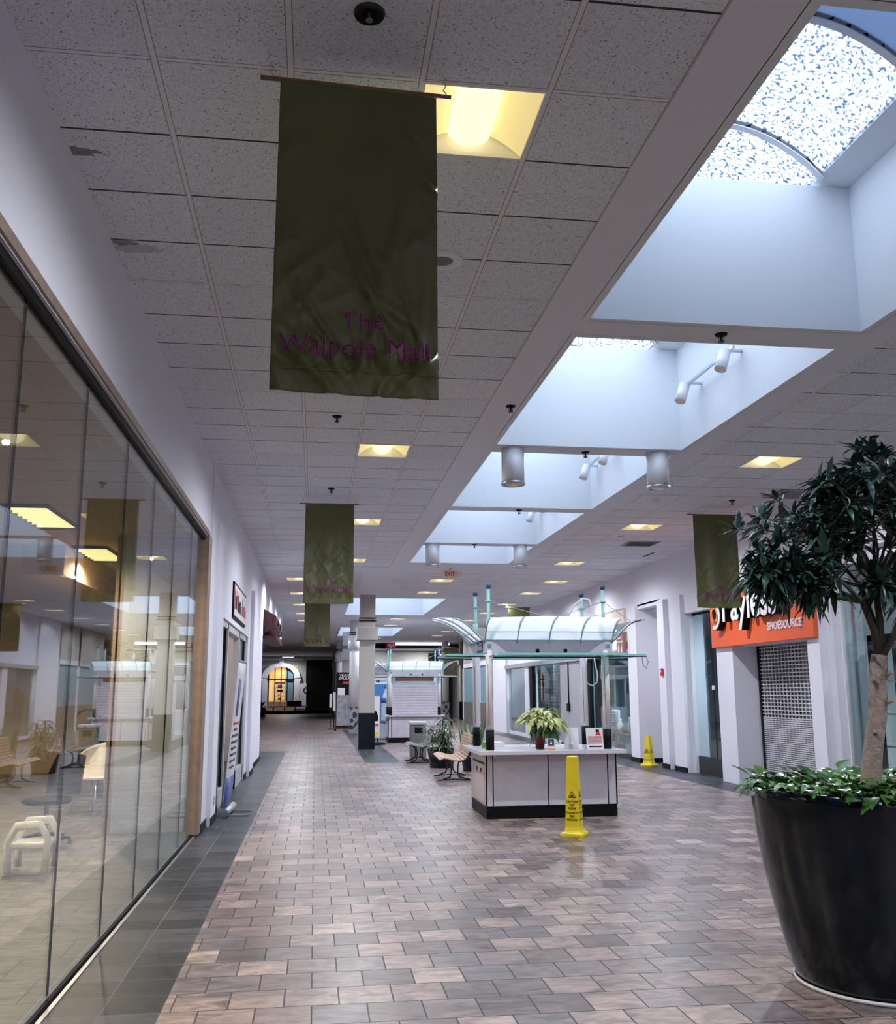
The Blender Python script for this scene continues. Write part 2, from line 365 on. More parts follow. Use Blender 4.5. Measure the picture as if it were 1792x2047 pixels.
    def leaf(s, p, d, up, L, W, bend=0.3, fold=0.15, m=None, n=4, shape=0):
        p, d, up = Vector(p), Vector(d).normalized(), Vector(up)
        sd = d.cross(up)
        sd = sd.normalized() if sd.length > 1e-4 else d.orthogonal().normalized()
        nrm = sd.cross(d).normalized(); mi = s._mi(m); rows = []
        for i in range(n + 1):
            t = i / n
            w = W * 0.5 * (math.sin(PI * min(1, t ** 0.8)) if shape == 0 else (math.sin(PI * t ** 0.6) if shape == 1 else (1 - t) ** 0.5 * min(1, 0.6 + t * 2)))
            if i == n: w = 0.0008
            if i == 0: w = max(w, W * 0.05)
            cpt = p + d * (L * t * (1 - 0.12 * bend * t)) - Vector((0, 0, 1)) * (bend * L * t * t)
            rows.append((s.bm.verts.new(cpt + sd * w + nrm * fold * w), s.bm.verts.new(cpt), s.bm.verts.new(cpt - sd * w + nrm * fold * w)))
        for a, b in zip(rows, rows[1:]):
            for q in (0, 1):
                f = s.bm.faces.new((a[q], a[q + 1], b[q + 1], b[q])); f.smooth = True; f.material_index = mi
        return s
    def obj(s, name, m=None, parent=None, bevel=0, solid=0, smooth=False, fix=True):
        if fix:
            bmesh.ops.recalc_face_normals(s.bm, faces=s.bm.faces)
        me = bpy.data.meshes.new(name)
        o = bpy.data.objects.new(name, me); COL.objects.link(o)
        if parent is not None:
            off = off_of(parent); o.parent = parent; OFF[o.name] = off.copy()
        else:
            xs = [v.co for v in s.bm.verts]
            off = Vector(((min(v.x for v in xs) + max(v.x for v in xs)) / 2, (min(v.y for v in xs) + max(v.y for v in xs)) / 2, min(v.z for v in xs)))
            o.location = off; OFF[o.name] = off.copy()
        for v in s.bm.verts: v.co -= off
        s.bm.to_mesh(me); s.bm.free()
        names = ([m] if (m and not s.mats) else s.mats) or ['white_paint']
        for q in names: me.materials.append(MAT[q])
        if solid:
            d = o.modifiers.new('solid', 'SOLIDIFY'); d.thickness = solid; d.offset = 0
        if bevel:
            d = o.modifiers.new('bevel', 'BEVEL'); d.width = bevel; d.segments = 2; d.limit_method = 'ANGLE'
        return o
def tag(o, label, cat, group=None):
    o['label'] = label; o['category'] = cat
    if group: o['group'] = group
    return o
def thing(name, label, cat, loc, group=None):
    o = bpy.data.objects.new(name, None); COL.objects.link(o); o.location = loc; o.empty_display_size = 0.1
    OFF[o.name] = Vector(loc); return tag(o, label, cat, group)
def struct(o): o['kind'] = 'structure'; return o
def stuff(o): o['kind'] = 'stuff'; return o
def dup(root, loc, label, rz=None, group=None):
    r_ = root.copy(); COL.objects.link(r_); r_.location = loc; r_['label'] = label; OFF[r_.name] = Vector(loc)
    if rz is not None: r_.rotation_euler = (0, 0, rz)
    if group: r_['group'] = group
    for ch in list(root.children):
        c = ch.copy(); COL.objects.link(c); c.parent = r_
        for g in list(ch.children):
            d = g.copy(); COL.objects.link(d); d.parent = c
    return r_
def text(body, size, depth, fn, name, m, parent, bold=0.0, sx=1.0, align='CENTER', sub=0):
    """lettering: curve text turned to a mesh, mapped by fn(u, v, w) to the place"""
    cu = bpy.data.curves.new(name, 'FONT'); cu.body = body; cu.size = size; cu.extrude = depth / 2; cu.offset = bold; cu.align_x = align
    cu.resolution_u = 3; cu.space_line = 0.95; cu.space_character = 1.09 if (body.isupper() and len(body) > 5) else 1.0
    t = bpy.data.objects.new(name, cu); COL.objects.link(t)
    dg = bpy.context.evaluated_depsgraph_get(); me = bpy.data.meshes.new_from_object(t.evaluated_get(dg))
    bpy.data.objects.remove(t); off = off_of(parent)
    if sub:
        bm = bmesh.new(); bm.from_mesh(me); bmesh.ops.subdivide_edges(bm, edges=[e for e in bm.edges if e.calc_length() > size * 0.2], cuts=sub); bmesh.ops.triangulate(bm, faces=bm.faces); bm.to_mesh(me); bm.free()
    for v in me.vertices: v.co = Vector(fn(v.co.x * sx, v.co.y, v.co.z + depth / 2)) - off
    me.name = name; me.materials.clear(); me.materials.append(MAT[m])
    o = bpy.data.objects.new(name, me); COL.objects.link(o); o.parent = parent; OFF[o.name] = off.copy(); return o

# ---------------- the building ----------------
def rect_minus(x0, x1, y0, y1, holes):
    ys = sorted({y0, y1, *[min(max(h[2], y0), y1) for h in holes], *[min(max(h[3], y0), y1) for h in holes]})
    out = []
    for a, b in zip(ys, ys[1:]):
        if b - a < 1e-5: continue
        hs = sorted([(max(h[0], x0), min(h[1], x1)) for h in holes if h[2] < b - 1e-6 and h[3] > a + 1e-6 and h[0] < x1 and h[1] > x0])
        cur = x0
        for (p, q) in hs:
            if p > cur + 1e-5: out.append((cur, p, a, b))
            cur = max(cur, q)
        if x1 > cur + 1e-5: out.append((cur, x1, a, b))
    return out
def cell(ix, iy): return (GX + ix * G, GX + (ix + 1) * G, GY + iy * G, GY + (iy + 1) * G)
# ceiling lights by grid cell; last three unseen behind the camera, added for light
LIGHTS = [(0, 0), (0, 11), (0, 19), (0, 27), (8, 11), (8, 19), (8, 27), (8, 0), (-2, 33), (-2, 39), (4, 33), (4, 38), (9, 33), (9, 38), (9, 44), (9, 50), (9, 56), (4, 55), (4, 61), (-2, 45), (-2, 51), (-2, 57), (9, 62), (9, 68), (9, 74), (4, 78), (4, 84), (0, -9), (8, -9), (0, -15)]
LC = [cell(*c) for c in LIGHTS]
# floors
b = B(); Z0 = -0.12
b.box(-0.77, 6.87, -6, 23.08, Z0, 0, 'floor_tile_brown')
for (x0, x1) in ((-1.40, -0.77), (6.87, 8.6)): b.box(x0, x1, -6, 28.0 if x0 < 0 else 38, Z0, 0, 'floor_tile_slate')
b.box(-0.77, 6.87, 23.08, 23.30, Z0, 0, 'floor_tile_band')
b.box(-0.77, 1.22, 23.30, 28.0, Z0, 0, 'floor_tile_brown'); b.box(1.22, 2.05, 23.30, 44.0, Z0, 0, 'floor_tile_slate'); b.box(2.05, 6.87, 23.30, 38.0, Z0, 0, 'floor_tile_brown')
ys = [28.0, 31.6, 35.6, 39.8, 46.0, 54.0, 66.0, 82.0]
for i, (a, c) in enumerate(zip(ys, ys[1:])):
    b.box(-5.2, 1.22, a, a + 0.2, Z0, 0, 'floor_tile_band'); b.box(-5.2, 1.22, a + 0.2, c, Z0, 0, 'floor_tile_brown')
b.box(1.22, 2.05, 44.0, 82, Z0, 0, 'floor_tile_brown'); b.box(2.05, 14, 38.0, 82, Z0, 0, 'floor_tile_brown')
b.box(-2.6, -1.40, 24.5, 28.0, Z0, 0, 'floor_tile_slate'); 
b.box(-2.6, -1.40, 28.0, 28.001, Z0, 0, 'floor_tile_slate')
b.box(-9, -1.40, -6, 24.5, Z0, -0.002, 'floor_tile_shop'); b.box(8.6, 14, -6, 38, Z0, -0.002, 'floor_tile_shop')
struct(b.obj('floor'))
# ceilings
b = B(); T = 0.14
WH = [(h[0] - .055, h[1] + .055, h[2] - .055, h[3] + .055) for h in WELLS]
def cf(x0, x1, y0, y1, m, z=CZ):
    for r in rect_minus(x0, x1, y0, y1, WH + LC): b.box(r[0], r[1], r[2], r[3], z, z + T, m)
for (x0, x1) in ((-1.35, 1.67), (4.62, 7.75)): cf(x0, x1, -6, 22.05, 'ceiling_tile')
cf(1.67, 4.62, -6, 22.05, 'beam_paint', CZ - 0.012)
cf(-1.35, 7.75, 22.05, 23.0, 'beam_paint', CZ - 0.012)
cf(-1.35, 1.12, 23.0, 29.4, 'ceiling_tile'); cf(1.12, 1.92, 23.0, 29.4, 'beam_paint', CZ - 0.012); cf(1.92, 7.75, 23.0, 29.4, 'ceiling_tile')
cf(-1.35, 0.8, 29.4, 30.2, 'beam_paint'); cf(-1.35, 0.8, 30.2, 58, 'ceiling_tile')
cf(0.8, 5.0, 29.4, 36.3, 'beam_paint'); cf(5.0, 14, 29.4, 58, 'ceiling_tile'); cf(0.8, 5.0, 36.3, 43.2, 'ceiling_tile'); cf(0.8, 5.0, 43.2, 50.4, 'beam_paint'); cf(0.8, 5.0, 50.4, 58, 'ceiling_tile')
cf(-2.6, -1.35, 22.05, 58, 'beam_paint'); cf(-5.2, -2.6, 38, 58, 'beam_paint'); cf(-5.2, 14, 58, 82, 'beam_paint')
struct(b.obj('ceiling'))
b = B()
for r in rect_minus(-9.2, 14.2, -6.2, 82.2, WH): b.box(*r, 4.70, 4.78)
struct(b.obj('ceiling', 'shell_dark'))  # unseen roof sheet added above the ceiling to block sky light
# skylight wells and glazing
for wi, (x0, x1, y0, y1) in enumerate(WELLS):
    b = B(); zt = 5.74; t = 0.06; zb = CZ - 0.012
    b.box(x0 - t, x0, y0 - t, y1 + t, zb, zt); b.box(x1, x1 + t, y0 - t, y1 + t, zb, zt)
    b.box(x0, x1, y0 - t, y0, zb, zt); b.box(x0, x1, y1, y1 + t, zb, zt)
    # curb ledge sloping in to the glazing
    xi0, xi1 = x0 + 0.30, x1 - 0.30
    b.face([(x1, y0 - .2, zt), (x1, y1 + .2, zt), (xi1, y1 + .2, zt + 0.03), (xi1, y0 - .2, zt + 0.03)]); b.face([(x0, y0 - .2, zt), (xi0, y0 - .2, zt + 0.03), (xi0, y1 + .2, zt + 0.03), (x0, y1 + .2, zt)])
    b.box(x1 - 0.3, x1 + t, y0 - .22, y1 + .22, zt + 0.035, zt + 0.07); b.box(x0 - t, x0 + 0.3, y0 - .22, y1 + .22, zt + 0.035, zt + 0.07)
    rise = 0.42
    def arc(u): return xi0 + (xi1 - xi0) * u, zt + 0.04 + rise * math.sin(PI * u) ** 0.8
    # gable ends
    for yy in ([y0 - t] if wi in (0, 7, 8) else []) + ([y1] if wi in (6, 7, 8) else []): b.extrude([(arc(i / 12)[0], yy, arc(i / 12)[1]) for i in range(13)], (0, t, 0))
    o = struct(b.obj('trim_%d' % (wi + 1), 'well_paint'))
    nr = 3 if (y1 - y0) < 5 else 6
    va = y0 if wi in (0, 7, 8) else (y0 + WELLS[wi - 1][3]) / 2
    vb = y1 if wi in (6, 7, 8) else (y1 + WELLS[wi + 1][2]) / 2
    w = thing('skylight', 'barrel skylight with pebbled panes over the %s opening in the ceiling' % ('first', 'second', 'nearest visible', 'second nearest visible', 'third visible', 'fourth visible', 'small fifth', 'wide far', 'farthest')[wi], 'skylight', ((x0 + x1) / 2, (y0 + y1) / 2, zt + 0.04), 'barrel skylights')
    cuts_ = [va] + [va + (vb - va) * (i + .75) / nr for i in range(nr)] + [vb]
    for i in range(nr + 1):
        ya, yb = cuts_[i], cuts_[i + 1]
        g = B(); g.grid(lambda u, v: (arc(u)[0], ya + (yb - ya) * v, arc(u)[1]), 12, 1)
        g.obj('pane', 'acrylic_snowy' if (wi == 2 and i < 2) or wi < 2 else 'acrylic_pebbled', w, solid=0.006)
    for i in range(nr):
        yy = va + (vb - va) * (i + .75) / nr
        q = B(); pts = [arc(j / 14) for j in range(15)]
        q.grid(lambda u, v: ((lambda a: (a[0], yy + (0.03 if 0.25 < v < 0.9 else -0.03), a[1] - (0.045 if v > 0.4 else 0.0)))(arc(u))), 14, 3, smooth=False)
        q.obj('glazing_rib', 'light_grey', w, solid=0.01)

# right side: walls, posts, headers (x = 7.5 ... 7.8)
b = B(); W = 'wall_paint'
b.box(7.60, 7.80, -6, 22.62, 3.62, CZ, W)                       # wall over the shop fronts
b.box(7.62, 7.80, 22.62, 38, 2.62, CZ)
b.box(7.55, 7.80, 3.0, 3.3, 0, 3.62)
b.box(7.70, 7.82, -6, 13.30, 3.45, 3.62)
b.box(7.55, 7.80, -6, -5.7, 0, 3.62); b.box(7.80, 7.9, 13.30, 13.42, 0, 3.45)
b.box(7.66, 8.15, 13.42, 13.55, 0, 3.62)
b.box(7.50, 8.10, 13.55, 13.92, 0, 3.62); b.box(7.50, 8.10, 16.62, 17.33, 0, 3.62)   # posts at the orange sign
b.box(7.50, 8.20, 13.92, 16.62, 2.43, 3.62)
b.box(7.60, 7.80, 17.33, 19.12, 3.22, 3.62); b.box(7.70, 8.0, 19.08, 19.12, 0, 3.3)
b.box(7.53, 7.90, 19.12, 19.78, 0, 3.62)                     # casing beside the window
b.box(7.66, 7.90, 19.78, 20.12, 0, 3.62)
b.box(7.53, 8.30, 20.12, 20.52, 0, 3.62)
b.box(7.53, 9.0, 22.0, 22.62, 0, 3.62)                       # side of the alcove
b.box(8.25, 8.35, 20.52, 22.0, 0, 3.62); b.box(7.60, 8.30, 20.52, 22.0, 3.55, 3.66)
b.box(7.55, 7.75, 27.1, 29.35, 0, 2.5, 'panel_grey_paint')                      # plain panel with conduit
b.box(7.55, 7.75, 33.9, 34.5, 0, 2.62)
b.box(7.50, 7.62, 22.62, 38, 2.50, 2.64, 'panel_grey_paint')
b.box(7.55, 7.75, 38, 41, 0, CZ)
struct(b.obj('wall_right', W))
b = B()
for (y0, y1, x) in ((19.12, 19.78, 7.52), (20.12, 20.52, 7.52), (22.0, 22.62, 7.52), (19.78, 20.12, 7.65), (27.1, 29.35, 7.54)): b.box(x - 0.01, x + 0.02, y0, y1, 0, 0.10)
b.box(7.53, 8.25, 21.985, 22.0, 0, 0.10)
struct(b.obj('baseboard_right', 'base_black'))
# unseen outer shell, added to keep sky light out of the rooms
b = B()
b.box(-9.2, -9.0, -6.2, 82.2, -0.12, 4.7); b.box(14, 14.2, -6.2, 82.2, -0.12, 4.7); b.box(-9.2, 14.2, -6.2, -6, -0.12, 4.7); b.box(-9.2, 14.2, 82, 82.2, -0.12, 4.7)
struct(b.obj('wall_light_block', 'shell_dark'))
b = B()  # rear wall of the concourse behind the viewer, and room dividers
b.box(-1.4, 7.6, -6.0, -5.9, 0, 4.5)
struct(b.obj('wall_front', W))
# right shop interiors
b = B()
b.box(11.6, 11.7, -6, 22.6, 0, 4.0, 'wall_grey'); b.box(7.8, 11.7, -6, 22.6, 3.5, 3.56, 'wall_grey')
b.box(8.15, 11.6, 13.44, 13.54, 0, 3.5, 'wall_grey'); b.box(8.15, 11.6, 17.36, 17.44, 0, 3.5, 'wall_grey'); b.box(8.9, 11.6, 19.6, 19.7, 0, 3.5, 'wall_grey')
b.box(8.36, 8.42, 17.44, 19.6, 0, 0.02, 'wall_grey')
b.box(12.4, 12.5, 22.6, 38, 0, 3.5, 'shop_blue'); b.box(7.8, 12.5, 22.6, 38, 3.3, 3.36, 'wall_grey'); b.box(9.0, 12.5, 22.55, 22.6, 0, 3.5, 'shop_blue'); b.box(7.8, 12.5, 38, 38.1, 0, 3.5, 'shop_blue')
struct(b.obj('wall_shops_right'))

# left side
b = B()
b.box(-1.55, -1.35, -6, 12.2, 3.55, CZ)                       # wall over the big shop window
b.box(-1.50, -1.33, 12.2, 14.15, 0, CZ); b.box(-1.33, -1.27, 12.75, 13.35, 0, 3.85)
b.box(-1.50, -1.33, 14.15, 19.3, 2.72, CZ); b.box(-1.50, -1.33, 19.3, 24.5, 0, CZ); b.box(-1.33, -1.26, 19.9, 20.9, 0, 3.7)
b.box(-1.50, -1.33, 24.5, 38, 3.62, CZ)
b.box(-2.75, -1.5, 24.42, 24.5, 0, CZ); b.box(-2.75, -2.6, 24.5, 38, 0, CZ)
b.box(-5.35, -2.6, 38, 38.1, 0, CZ); b.box(-5.35, -5.2, 38, 82, 0, CZ)
struct(b.obj('wall_left', W))
b = B()
for (y0, y1, x) in ((12.2, 12.75, -1.33), (12.75, 13.35, -1.27), (13.35, 14.1, -1.33), (19.3, 19.9, -1.33), (19.9, 20.9, -1.26), (20.9, 24.5, -1.33)): b.box(x, x + 0.012, y0, y1, 0, 0.10)
struct(b.obj('baseboard_left', 'base_black'))
# interior of the big left shop
b = B()
b.box(-9, -1.55, -6, 24.4, 3.60, 3.68, 'wall_beige'); b.box(-9.0, -8.9, -6, 24.4, 0, 3.6, 'wall_beige'); b.box(-8.9, -2.6, 21.5, 21.6, 0, 3.6, 'wall_beige')
b.box(-2.40, -1.55, 12.35, 12.45, 0, 3.6, 'wall_grey') ; b.box(-2.50, -2.40, 12.35, 21.5, 0, 3.6, 'wall_beige')
b.box(-3.9, -3.35, 13.2, 17.5, 3.2, 3.6, 'wall_beige')
struct(b.obj('wall_shop_left'))
# far walls
b = B()
b.box(2.2, 14, 58, 58.3, 0, CZ, 'wall_far'); b.box(2.2, 14, 57.8, 58.0, 4.05, 4.18, 'light_grey'); b.box(2.2, 14, 57.85, 58, 3.2, 3.3, 'wall_paint')
b.box(-5.2, 1.9, 80, 80.3, 4.2, CZ + .1, 'wall_far'); b.box(-5.2, -3.75, 80, 80.3, 0, 4.2, 'wall_far'); b.box(-1.45, -0.75, 80, 80.3, 0, 4.2, 'wall_far')
b.box(-3.75, -1.45, 80, 80.3, 3.75, 4.2, 'wall_far'); b.box(1.6, 2.2, 58.3, 80.3, 0, CZ, 'wall_far'); b.box(-3.75, -1.45, 80, 80.3, 0, 0.85, 'wood_slat')
b.box(-5.2, -1.0, 79.85, 80, 4.15, 4.3, 'wall_paint')
struct(b.obj('wall_far'))
o = B(); o.box(2.2, 13.9, 57.75, 57.98, 4.2, 4.42)
for i in range(90): o.box(2.25 + i * 0.13, 2.30 + i * 0.13, 57.70, 57.76, 4.2, 4.42, None)
struct(o.obj('trim_10', 'black'))

# ---------------- ceiling fittings ----------------
LAMP_W = 175.0
def lamp(parent, loc, watts, color=(0.93, 0.965, 1.04), angle=170, radius=0.03):
    l = bpy.data.lights.new('lamp_light', 'SPOT'); l.energy = watts * LAMP_K; l.color = color; l.spot_size = R(angle); l.spot_blend = 0.7
    l.shadow_soft_size = radius
    o = bpy.data.objects.new('lamp_light', l); COL.objects.link(o); o.parent = parent
    o.location = Vector(loc) - off_of(parent); return o
def troffer(ix, iy, label):
    x0, x1, y0, y1 = cell(ix, iy); t = thing('ceiling_light', label, 'ceiling light', ((x0 + x1) / 2, (y0 + y1) / 2, CZ), 'square ceiling lights')
    b = B(); z = CZ
    for q in ((x0, x0 + .018, y0, y1), (x1 - .018, x1, y0, y1), (x0 + .018, x1 - .018, y0, y0 + .018), (x0 + .018, x1 - .018, y1 - .018, y1)): b.box(*q, z - 0.004, z + .02)
    b.box(x0, x1, y0, y1, z + .15, z + .16)
    for q in ((x0, x0 + .006, y0, y1), (x1 - .006, x1, y0, y1), (x0, x1, y0, y0 + .006), (x0, x1, y1 - .006, y1)): b.box(*q, z + .0, z + .15)
    b.obj('housing', 'white_paint', t)
    b = B(); xm = (x0 + x1) / 2; hw = (x1 - x0) / 2 - .018; ya, yb = y0 + .018, y1 - .018
    for s in (-1, 1): b.grid(lambda u, v: (xm + s * (hw - (hw - 0.06) * u), ya + (yb - ya) * v, z + 0.01 + 0.12 * math.sin(PI / 2 * u)), 8, 1)
    b.obj('reflector', 'reflector', t)
    b = B(); xr = 0.115
    b.grid(lambda u, v: (xm + xr * math.cos(PI * u), y0 + .07 + (y1 - y0 - .14) * v, z + 0.10 - 0.085 * math.sin(PI * u)), 12, 1)
    for yy, s in ((y0 + .07, -1), (y1 - .07, 1)):
        b.face([(xm + xr * math.cos(PI * i / 12), yy, z + .10 - .085 * math.sin(PI * i / 12)) for i in range(13)])
    b.obj('diffuser', 'diffuser', t)
    lamp(t, (xm, (y0 + y1) / 2, z - 0.03), LAMP_W * (0.8 if ix in (9, -2) else 1.0))
    return t
def lname(ix, iy):
    side = 'over the left walkway' if ix < 2 else ('in the middle ceiling' if ix < 6 else 'over the right walkway')
    k_ = {-15: 'added unseen farthest behind', -9: 'added unseen just behind', 0: 'nearest', 11: 'second', 19: 'third', 27: 'fourth'}.get(iy, None)
    if (ix, iy) == (0, 0): return 'large lit square ceiling light partly behind the nearest green banner'
    if k_: return 'lit square ceiling light %s, %s from the camera' % (side, k_)
    far = sorted(l[1] for l in LIGHTS if l[0] == ix)
    return 'lit ceiling light %s, %s beyond the cross beam' % (side, ('first', 'second', 'third', 'fourth', 'fifth', 'sixth', 'seventh', 'eighth', 'ninth')[[q for q in far if q > 28].index(iy)])
for c in LIGHTS: troffer(*c, lname(*c))
# cylinder pendants
def pendant(x, y, label):
    t = thing('cylinder_downlight', label, 'ceiling light', (x, y, 4.05), 'white cylinder downlights')
    B().cyl((x, y, 4.06), (x, y, 4.49), .135, n=28).obj('body', 'white_satin', t)
    b = B(); b.lathe([(.128, 4.075), (.142, 4.075), (.142, 4.045), (.128, 4.045), (.120, 4.07)], (x, y, 0), 28); b.obj('rim', 'steel', t)
    b = B(); b.lathe([(0, 4.035), (.06, 4.04), (.126, 4.062), (.126, 4.075)], (x, y, 0), 28); b.obj('lens', 'white_plastic', t)
pendant(2.27, 10.80, 'white cylinder downlight on the beam, nearer pair, left one')
pendant(4.06, 10.80, 'white cylinder downlight on the beam, nearer pair, right one')
pendant(2.22, 18.32, 'white cylinder downlight on the beam, farther pair, left one')
pendant(3.97, 18.32, 'white cylinder downlight on the beam, farther pair, right one')
# track lights on the right side of the wells
def track(y0, y1, label, heads):
    t = thing('track_light', label, 'track light', (4.2, (y0 + y1) / 2, 5.1), 'track lights in the skylight wells')
    b = B(); b.box(4.14, 4.17, y0, y1, 5.08, 5.11); b.box(4.16, 4.3, y0 + .1, y0 + .14, 5.085, 5.105); b.box(4.16, 4.3, y1 - .14, y1 - .1, 5.085, 5.105); b.obj('rail', 'steel', t)
    for y in heads:
        h = B(); a = Vector((4.10, y, 5.06)); d = Vector((-0.35, -0.18, -0.9)).normalized()
        h.cyl(a + d * -.02, a + d * .21, .062, n=20); h.cyl((4.15, y, 5.09), a, .012, n=8); o = h.obj('lamp_head', 'white_satin', t)
        q = B(); q.cyl(a + d * .205, a + d * .216, .050, n=20); q.obj('bulb', 'cream', o)
track(8.75, 10.05, 'white track light with two heads in the second nearest skylight well', (8.85, 9.95))
track(12.9, 14.15, 'white track light with two heads in the third skylight well', (12.95, 13.95))
track(16.6, 17.9, 'white track light with two heads in the fourth skylight well', (16.7, 17.75))
# sprinklers
def sprinkler(x, y, z, label):
    t = thing('sprinkler', label, 'sprinkler', (x, y, z - .05), 'ceiling sprinklers')
    b = B(); b.lathe([(0.0, z - .012), (.045, z - .012), (.052, z)], (x, y, 0), 18); b.obj('plate', 'black', t)
    b = B(); b.cyl((x, y, z - .06), (x, y, z), .010, n=8); b.cyl((x, y, z - .066), (x, y, z - .06), .026, n=12); b.tube([(x - .018, y, z - .02), (x - .024, y, z - .04), (x, y, z - .06)], .003, 5); b.tube([(x + .018, y, z - .02), (x + .024, y, z - .04), (x, y, z - .06)], .003, 5); b.obj('head', 'dark_metal', t)
for q in ((.17, 9.72, 'sprinkler in the ceiling just beyond the nearest banner'), (.17, 13.37, 'sprinkler in the ceiling just above the second banner'), (3.2, 6.95, 'dark sprinkler under the beam between the two nearest skylights'), (3.18, 10.86, 'sprinkler under the beam between the nearer cylinder pair'), (3.16, 14.62, 'sprinkler under the beam beyond the third skylight'), (3.05, 18.3, 'sprinkler under the beam between the farther cylinder pair'), (6.25, 13.54, 'sprinkler beside the right hand green banner'), (6.28, 9.79, 'sprinkler above the top of the tree'), (1.9, 9.1, 'sprinkler on the left edge of the skylight beam')): sprinkler(q[0], q[1], CZ - (.012 if 1.67 < q[0] < 4.62 else 0), q[2])
t = thing('recessed_sprinkler', 'round black recessed sprinkler at the top of the ceiling', 'sprinkler', (.17, 3.61, CZ - .02))
b = B(); b.lathe([(.035, CZ - .004), (.062, CZ - .014), (.068, CZ - .002), (.068, CZ)], (.17, 3.61, 0), 24); b.obj('ring', 'dark_metal', t)
b = B(); b.lathe([(0, CZ - .003), (.06, CZ - .003)], (.17, 3.61, 0), 24); b.obj('cup', 'black', t)
b = B(); b.cyl((.17, 3.61, CZ - .035), (.17, 3.61, CZ), .006, n=8); b.cyl((.17, 3.61, CZ - .038), (.17, 3.61, CZ - .034), .016, n=12); b.obj('head', 'steel', t)
def speaker(x, y, r, label):
    t = thing('ceiling_speaker', label, 'speaker', (x, y, CZ - .02), 'round ceiling speakers')
    b = B(); b.lathe([(r * .55, CZ - .006), (r * .62, CZ - .016), (r, CZ - .008), (r, CZ)], (x, y, 0), 32); b.obj('ring', 'white_paint', t)
    b = B(); b.lathe([(0, CZ - .007), (r * .56, CZ - .007)], (x, y, 0), 28); b.obj('grille', 'trash_grey', t)
speaker(.78, 5.92, .14, 'round white ceiling speaker half hidden behind the nearest banner')
speaker(5.62, 17.0, .15, 'round ceiling speaker on the right beyond the second ceiling light')
speaker(2.45, 26.3, .15, 'round ceiling speaker beyond the exit sign')
t = thing('smoke_detector', 'white dome smoke detector beside the right cylinder downlight', 'smoke detector', (5.05, 13.6, CZ - .05))
b = B(); b.lathe([(0, CZ - .06), (.05, CZ - .055), (.062, CZ - .02)], (5.05, 13.6, 0), 24); b.obj('dome', 'cream', t)
b = B(); b.lathe([(.06, CZ - .025), (.085, CZ - .02), (.09, CZ)], (5.05, 13.6, 0), 24); b.obj('base', 'white_paint', t)
def vent(ix, iy, nx, label, mm='black'):
    x0, x1, y0, y1 = cell(ix, iy); x1 = x0 + nx * G
    t = thing('air_vent', label, 'vent', ((x0 + x1) / 2, (y0 + y1) / 2, CZ - .02), 'ceiling air vents')
    b = B(); b.box(x0 + .02, x1 - .02, y0 + .02, y1 - .02, CZ - .004, CZ + .0); b.obj('opening', mm, t)
    b = B()
    for q in ((x0, x0 + .03, y0, y1), (x1 - .03, x1, y0, y1), (x0, x1, y0, y0 + .03), (x0, x1, y1 - .03, y1)): b.box(*q, CZ - .014, CZ)
    b.obj('frame', 'grey_panel', t)
    b = B()
    for i in range(8):
        y = y0 + .05 + i * (y1 - y0 - .1) / 7; b.box(x0 + .03, x1 - .03, y - .006, y + .012, CZ - .012, CZ - .003)
    b.obj('louvre', 'grey_panel' if mm != 'black' else 'dark_metal', t)
vent(9, 22, 1, 'dark square air vent on the right beyond the second ceiling light')
vent(10, 14, 1, 'grey grille panel in the ceiling above the right hand banner', 'grey_panel')
def slot(x, y, L, label):
    o = B(); o.box(x - .02, x + .02, y - L / 2, y + L / 2, CZ - .008, CZ); tag(o.obj('slot_vent', 'black'), label, 'vent', 'slot air vents')
slot(7.0, 19.4, .62, 'thin black slot vent beyond the square vent')
# exit sign
t = thing('exit_sign', 'cream exit sign with red letters hanging from the cross beam', 'exit sign', (3.08, 21.98, 4.24))
b = B(); b.box(2.93, 3.24, 21.96, 22.02, 4.24, 4.44); b.obj('case', 'cream', t, bevel=.006)
for s, x in ((-1, 2.93), (1, 3.24)):
    b = B(); b.extrude([(x, 21.975, 4.42), (x + s * .07, 21.975, 4.40), (x + s * .13, 21.975, 4.36), (x + s * .13, 21.975, 4.335), (x + s * .07, 21.975, 4.30), (x, 21.975, 4.28)], (0, .03, 0)); b.obj('lamp_wing', 'cream', t)
b = B(); b.cyl((3.08, 21.99, 4.44), (3.08, 21.99, 4.49), .02, n=10); b.obj('stem', 'steel', t)
text('EXIT', .13, .004, lambda u, v, w: (3.07 + u, 21.958 - w, 4.30 + v), 'lettering', 'red', t, bold=.003, sx=.85)
b = B(); b.extrude([(3.205, 21.957, 4.39), (3.225, 21.957, 4.35), (3.205, 21.957, 4.31), (3.21, 21.957, 4.35)], (0, -.003, 0)); b.obj('arrow', 'red', t)

